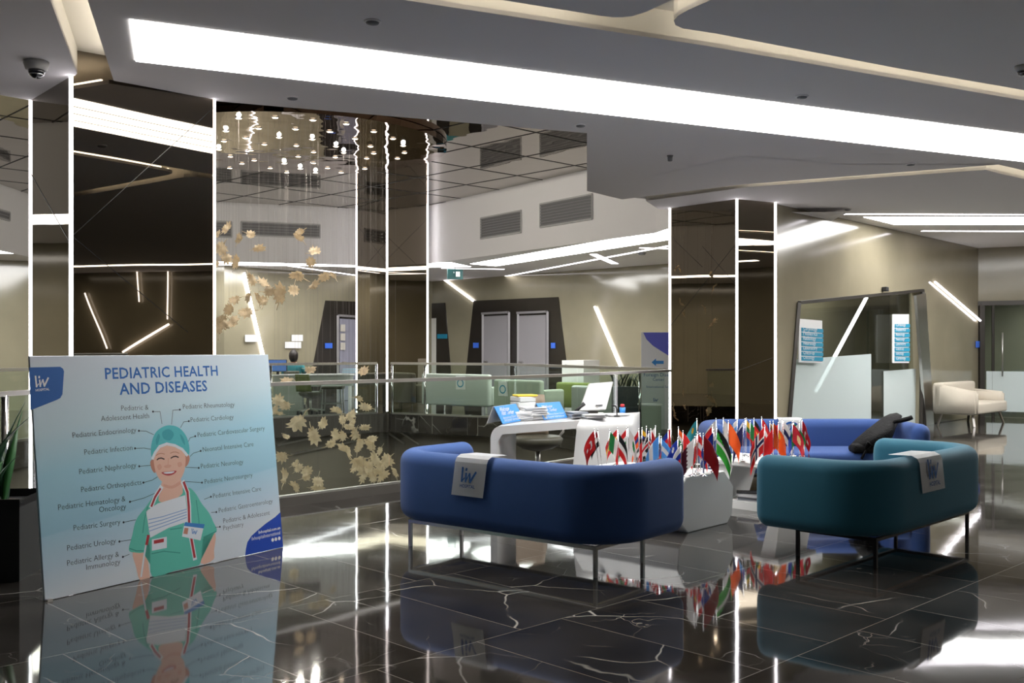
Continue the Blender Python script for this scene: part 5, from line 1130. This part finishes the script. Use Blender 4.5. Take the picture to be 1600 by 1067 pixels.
def far_planter():
    a, b_ = pt(958, 604, 18.2), pt(1003, 604, 18.2); T = thing('planter', 'dark long planter with low dark plants beyond the far railing', 'planter', V3((a+b_)/2, 0)); bm = B(); box(bm, ((a.x+b_.x)/2, 18.3, a.z/2), (b_.x-a.x, .4, a.z)); obj('pot', bm, mat('dark_blue_pot', (.02, .025, .035), .4), T)
    rnd = random.Random(8); m = mat('dark_leaf', (.02, .035, .02), .5)  # plain dark green for the low plants
    for k in range(22):
        x = rnd.uniform(a.x+.03, b_.x-.03); z = a.z; bm = B(); leafblade(bm, (x, 18.3, z-.03), (x+rnd.uniform(-.2, .2), 18.3+rnd.uniform(-.12, .12), z+rnd.uniform(.2, .45)), rnd.uniform(.03, .06), .05, 6); obj('leaf', bm, m, T)
far_planter()
# ---------------------------------------------------------------- far gallery, left part
def far_desk():
    x0, x1, d = pt(427, 590, 22.9), pt(552, 588.5, 23.6), 0; T = thing('counter', 'long pale grey counter behind the far left railing', 'counter', V3(x0, 0))
    bm = B(); prism(bm, [(x0.x, x0.y), (x1.x, x1.y), (x1.x-.1, x1.y+.5), (x0.x-.1, x0.y+.5)], .55, .80); obj('front_panel', bm, mat('pale_grey_green', (.32, .35, .31), .35), T)
    bm = B(); prism(bm, [(x0.x-.03, x0.y-.05), (x1.x+.03, x1.y-.05), (x1.x, x1.y+.5), (x0.x, x0.y+.5)], .8, .83); obj('worktop', bm, M_WHITE, T)
    bm = B(); prism(bm, [(x0.x, x0.y), (x0.x+.62, x0.y+.15), (x0.x+.6, x0.y+.45), (x0.x, x0.y+.4)], 0, .55); obj('pedestal', bm, mat('pale_grey_green', (.32, .35, .31), .35), T)
    bm = B(); prism(bm, [(x1.x-.12, x1.y), (x1.x-.04, x1.y), (x1.x-.04, x1.y+.4), (x1.x-.12, x1.y+.4)], 0, .55); obj('leg', bm, M_WHITE, T)
    p = pt(434, 578, 23.15); T = thing('monitor', 'blue lit screen on the far left counter beside the seated person', 'monitor', p); bm = B(); rbox(bm, (p.x, p.y, .83+.2), (.42, .03, .28), .008, 1, .15); obj('casing', bm, M_DARK, T)
    bm = B(); box(bm, (p.x, p.y-.018, 1.03), (.39, .006, .25), .15); obj('screen', bm, emat('blue_screen', s2l(110, 150, 220), .55), T); bm = B(); box(bm, (p.x, p.y+.02, .86), (.06, .03, .08)); obj('stand', bm, M_DARK, T)
    p = pt(547, 579, 23.6); sheets('paper_stack', 'pale blue and white papers at the right end of the far left counter', 'papers', 0, 0, 6, .4, .25, .2, 31, mat('pale_blue_paper', (.35, .5, .62), .7), .02, (p.x, p.y+.15, .83))
far_desk()
def person():
    c = pt(459, 580, 24.75); c.z = 0; T = thing('person', 'seated person in teal top with dark hair, back turned, behind the far left counter', 'person', c, math.pi)
    skin = mat('skin', s2l(196, 150, 124), .5); shirt = mat('teal_scrub', s2l(40, 110, 120), .8)
    bm = B(); prof = [(.17, .45, .12), (.18, .6, .125), (.165, .75, .12), (.18, .88, .125), (.205, .97, .12), (.20, 1.02, .105), (.12, 1.065, .08), (.06, 1.085, .06), (.052, 1.12, .055), (.06, 1.15, .065), (.075, 1.18, .09), (.082, 1.23, .1), (.08, 1.28, .098), (.06, 1.325, .075), (.02, 1.345, .03)]
    rings = [[bm.verts.new((rx*math.cos(a), ry*math.sin(a), z)) for a in [k*math.pi/10 for k in range(20)]] for rx, z, ry in prof]
    for i, (a, b_) in enumerate(zip(rings, rings[1:])):
        for k in range(20): f = bm.faces.new((a[k], a[(k+1) % 20], b_[(k+1) % 20], b_[k])); f.smooth = True; f.material_index = 0
    bm.faces.new(rings[0]); bm.faces.new(rings[-1])
    for s in (-1, 1):
        tube(bm, [(s*.19, 0, .98), (s*.25, -.03, .85), (s*.25, -.1, .74), (s*.2, -.26, .80), (s*.12, -.36, .85)], [.06, .055, .045, .036, .028], 10)
        for k in range(5): a = (k-2)*.18; tube(bm, [(s*.12+k*.012-.024, -.36, .85), (s*.11+k*.013-.026, -.42-.008*(2-abs(k-2)), .848), (s*.1+k*.013-.026, -.45, .84)], [.009, .008, .006], 6)
        tube(bm, [(s*.09, 0, .48), (s*.11, -.38, .47), (s*.11, -.42, .1), (s*.11, -.5, .04)], [.085, .06, .045, .035], 10)
    obj('body', bm, skin, T, local=True, smooth=True)
    bm = B(); pf = [(.178, .45, .128), (.19, .6, .134), (.178, .75, .13), (.192, .88, .135), (.215, .97, .13), (.21, 1.03, .115), (.125, 1.075, .088)]
    rr = [[bm.verts.new((rx*math.cos(a), ry*math.sin(a), z)) for a in [k*math.pi/10 for k in range(20)]] for rx, z, ry in pf]
    for a, b_ in zip(rr, rr[1:]):
        for k in range(20): bm.faces.new((a[k], a[(k+1) % 20], b_[(k+1) % 20], b_[k])).smooth = True
    for s in (-1, 1): tube(bm, [(s*.185, 0, 1.0), (s*.25, -.03, .86), (s*.252, -.06, .8)], [.07, .066, .06], 10)
    obj('shirt', bm, shirt, T, local=True, smooth=True)
    bm = B(); lathe(bm, [(.07, 1.1), (.105, 1.17), (.115, 1.25), (.108, 1.31), (.075, 1.36), (.04, 1.4), (.008, 1.41)], (0, .03, 0), 18, sy=1.1); obj('hair', bm, mat('dark_hair', (.012, .008, .006), .5), T, local=True, smooth=True)
    bm = B(); tube(bm, [(-.03, -.088, 1.25), (-.02, -.09, 1.25)], .008, 6); tube(bm, [(.02, -.09, 1.25), (.03, -.088, 1.25)], .008, 6); tube(bm, [(0, -.094, 1.24), (0, -.108, 1.21)], .01, 6); obj('face', bm, mat('face_dark', (.1, .05, .04), .5), T, local=True)
    office_chair('swivel chair under the seated person behind the far counter', (c.x, c.y+.02, 0), math.pi, M_OLIVE, M_OLIVE, .42, .42, .4)
person()
office_chair('steel based swivel chair in front of the far left counter', (pt(478, 600, 21.7).x, 22.2, 0), 2.6, M_OLIVE, mat('moss_chair', (.09, .11, .03), .6), .42, .42, .38)
def stool():
    c = pt(520, 600, 22.5); c.z = 0; T = thing('stool', 'olive topped steel stool beyond the far left railing', 'stool', c); bm = B(); rbox(bm, (0, 0, .56), (.5, .4, .08), .03, 2); obj('seat', bm, M_OLIVE, T, local=True)
    for sx in (-1, 1):
        for sy in (-1, 1): bm = B(); bar(bm, (sx*.2, sy*.16, .54), (sx*.22, sy*.17, 0), .03, .03); obj('leg', bm, M_STEEL, T, local=True)
    bm = B(); 
    for s in (-1, 1): bar(bm, (-.21, s*.165, .2), (.21, s*.165, .2), .02, .02)
    obj('footrest', bm, M_STEEL, T, local=True)
stool()
# ---------------------------------------------------------------- leaf ornament hanging in the atrium
M_LEAF = mat('pale_paper_leaf', (.9, .78, .58), .6, bump=.2, bscale=30)
_n = M_LEAF.node_tree; _tl = _n.nodes.new('ShaderNodeBsdfTranslucent'); _tl.inputs[0].default_value = (.95, .86, .7, 1); _mx = _n.nodes.new('ShaderNodeMixShader'); _mx.inputs[0].default_value = .5
_n.links.new(_n.nodes['Principled BSDF'].outputs[0], _mx.inputs[1]); _n.links.new(_tl.outputs[0], _mx.inputs[2]); _n.links.new(_mx.outputs[0], _n.nodes['Material Output'].inputs[0])
M_WIRE = mat('thin_wire', (.12, .11, .1), .5, .3)
def leaf_mesh(seed):
    r = random.Random(seed); n = 44; bm = B(); pts = []
    fan = r.random() < .5; asp = r.uniform(.6, 1.0); bend = r.uniform(-1.2, 1.6); tw = r.uniform(-1, 1)
    for k in range(n):
        a = 2*math.pi*k/n; t = abs(((a+math.pi) % (2*math.pi))-math.pi)/math.pi      # 0 at the tip, 1 at the stem
        rad = .52*(1-.55*t**2) if fan else .52*(.8+.2*math.cos(2*a))*(1-.25*t)
        rad *= (1.1, .92, .74, .92)[k % 4]*r.uniform(.88, 1.1) if k % 4 == 0 else (1.1, .92, .74, .92)[k % 4]
        pts.append((math.cos(a)*rad, math.sin(a)*rad*asp))
    def pos(x, y): return Vector((x, y, .5*x*x-.8*y*y*bend+.5*tw*x*y+.05*math.sin(11*x+seed)+.04*math.sin(13*y)))
    faces = []
    for dz in (0, -.014):
        rings = []
        for s in (.03, .35, .62, .82, 1.0):
            ring = []
            for k in range(n):
                h_ = math.hypot(*pts[(k//4)*4])*.8; x, y = pts[k] if s > .7 else (math.cos(2*math.pi*k/n)*h_, math.sin(2*math.pi*k/n)*h_*asp)
                if s == .82: x, y = x*.84, y*.84
                elif s < .7: x, y = x*s, y*s
                ring.append(bm.verts.new(pos(x, y)+Vector((0, 0, dz))))
            rings.append(ring)
        for a, b_ in zip(rings, rings[1:]):
            for k in range(n): bm.faces.new((a[k], a[(k+1) % n], b_[(k+1) % n], b_[k]))
        bm.faces.new(rings[0]); faces.append(rings[-1])
    for k in range(n): bm.faces.new((faces[0][k], faces[0][(k+1) % n], faces[1][(k+1) % n], faces[1][k]))
    tube(bm, [pos(-.25, 0), Vector((-.5, .02, .12)), Vector((-.66, .05, .1))], [.03, .02, .012], 6)
    bmesh.ops.recalc_face_normals(bm, faces=bm.faces); me = bpy.data.meshes.new('leaf_blade'); bm.to_mesh(me); bm.free(); me.materials.append(M_LEAF); return me
LM = [leaf_mesh(s) for s in range(9)]
CL = [('in the high loose row before the far grilles', [(354, 357, 20), (339, 367, 16), (391, 366, 20), (373, 375, 18), (346, 386, 24), (405, 388, 22), (468, 363, 20), (469, 372, 20), (490, 394, 20)]),
 ('in front of the long far light panel', [(354, 402, 20), (369, 410, 22), (339, 413, 12), (486, 411, 20)]),
 ('in the curving band across the left tube', [(393, 436, 22), (466, 431, 28), (508, 432, 24), (521, 431, 16), (413, 443, 26), (490, 446, 20), (438, 460, 34), (459, 452, 22), (419, 455, 20), (369, 468, 22), (388, 464, 16), (404, 467, 20), (411, 472, 18)]),
 ('in the left clump beside the left mirrored column', [(358, 484, 26), (386, 488, 26), (364, 502, 26), (346, 498, 20), (341, 514, 26), (350, 506, 18)]),
 ('scattered along the near handrail', [(485, 578, 22), (566, 580, 20), (450, 594, 22), (559, 622, 18)]),
 ('beside the right edge of the poster', [(434, 627, 22), (448, 633, 20), (429, 641, 16), (436, 645, 14)]),
 ('in the steep right arm above the dense heap', [(572, 636, 22), (526, 641, 20), (546, 650, 22), (535, 657, 18), (545, 667, 18), (569, 668, 18), (556, 676, 22), (537, 681, 18), (516, 694, 20), (579, 686, 20), (563, 689, 20), (551, 660, 14), (527, 683, 16)]),
 ('in the loose middle scatter over the dark wall', [(466, 657, 34), (504, 663, 22), (447, 682, 14), (490, 680, 30), (442, 712, 22), (523, 680, 20)]),
 ('in the dense heap at lower right', [(580, 697, 24), (541, 704, 28), (559, 702, 18), (594, 703, 16), (563, 720, 30), (586, 716, 24), (606, 718, 24), (572, 735, 28), (588, 737, 26), (598, 744, 24), (583, 747, 22), (596, 729, 18), (618, 738, 18), (578, 727, 22), (568, 744, 22), (555, 731, 18)]),
 ('in the low drift beside the poster corner', [(461, 725, 16), (466, 732, 18), (479, 738, 20), (445, 747, 26), (477, 746, 18), (461, 760, 22), (497, 750, 20), (496, 762, 22)])]
ORD = ['leftmost', 'second', 'third', 'fourth', 'fifth', 'sixth', 'seventh', 'eighth', 'ninth', 'tenth', 'eleventh', 'twelfth', 'thirteenth', 'fourteenth', 'fifteenth', 'sixteenth']
rl = random.Random(21); li = 0; DONE = []
def wire_mesh(L):
    bm = B(); tube(bm, [(0, 0, 0), (0, 0, L)], .0011, 4); me = bpy.data.meshes.new('wire'); bm.to_mesh(me); bm.free(); me.materials.append(M_WIRE); return me
for where, pts in CL:
    for k, (px, py, s) in enumerate(sorted(pts)):
        best = None
        for _ in range(40):
            d = rl.uniform(14.2, 18.2); p_ = pt(px, py, d)
            if (p_.x-PC.x)**2+(p_.y-PC.y)**2 < (PR-.1)**2:
                m_ = min([(p_-q_).length for q_ in DONE]+[9])
                if best is None or m_ > best[0]: best = (m_, p_, d)
        if best is None: best = (0, pt(px, py, 16), 16)
        p, d = best[1], best[2]; DONE.append(p)
        lab = ('leftmost' if k == 0 else ORD[k]+' from left')+' of the pale leaves '+where
        T = thing('hanging_leaf', lab, 'leaf ornament', p, group='paper leaves hanging in the atrium'); S = s*1.12/FPX*d
        o = bpy.data.objects.new('leaf_blade', LM[li % 9]); COL.objects.link(o); o.parent = T; li += 1
        o.matrix_local = Matrix.Rotation(rl.uniform(0, 6.28), 4, 'Y') @ Matrix.Rotation(math.pi/2+rl.uniform(-.75, .75), 4, 'X') @ Matrix.Rotation(rl.uniform(-.6, .6), 4, 'Y') @ Matrix.Scale(S, 4)
        w = bpy.data.objects.new('wire', wire_mesh(HM-.1-p.z)); COL.objects.link(w); w.parent = T
# loose wires without leaves in view and the spots in the plate
SP = [(373, 184), (430, 183), (489, 187), (404, 200), (353, 204), (462, 201), (515, 205), (384, 215), (436, 214), (350, 220), (413, 225), (463, 227), (488, 217), (541, 193), (584, 205), (614, 216), (525, 228), (579, 228), (490, 237), (392, 234), (342, 233), (360, 244), (466, 244), (397, 250), (444, 255), (378, 255), (359, 262), (422, 262), (469, 263), (490, 254), (512, 262), (448, 269), (493, 269), (533, 269), (570, 263), (573, 247), (537, 238), (584, 239), (621, 247), (632, 238), (630, 227), (555, 216), (524, 245)]
M_SPOT = emat('warm_spot', (1, .8, .58), 9.0)
def spot_me():
    a = B(); lathe(a, [(.05, .0), (.052, -.006), (.046, -.009), (.04, -.009)], n=16); m1 = bpy.data.meshes.new('ring'); a.to_mesh(m1); a.free(); m1.materials.append(M_BLACKMET)
    a = B(); lathe(a, [(.042, -.008), (.036, -.014), (.006, -.016)], n=12); m2 = bpy.data.meshes.new('lamp'); a.to_mesh(m2); a.free(); m2.materials.append(M_SPOT); return m1, m2
m1_, m2_ = spot_me()
for px, py in SP:
    p = fl(px, py, HM-.1)
    if (p.x-PC.x)**2+(p.y-PC.y)**2 > PR*PR*.96: continue
    T = thing('spotlight', 'tiny warm spotlight set in the round plate above the hanging leaves', 'spotlight', p, group='spotlights in the round copper plate')
    SPN = globals().get('SPN', 0)+1
    if SPN % 4 == 1:
        L_ = bpy.data.lights.new('spot_beam', 'POINT'); L_.energy = 46; L_.color = (1, .93, .84); L_.shadow_soft_size = .03
        o = bpy.data.objects.new('spot_beam', L_); COL.objects.link(o); o.parent = T; o.location = (0, 0, -.04)
    for nm, me in (('ring', m1_), ('lamp', m2_)): o = bpy.data.objects.new(nm, me); COL.objects.link(o); o.parent = T
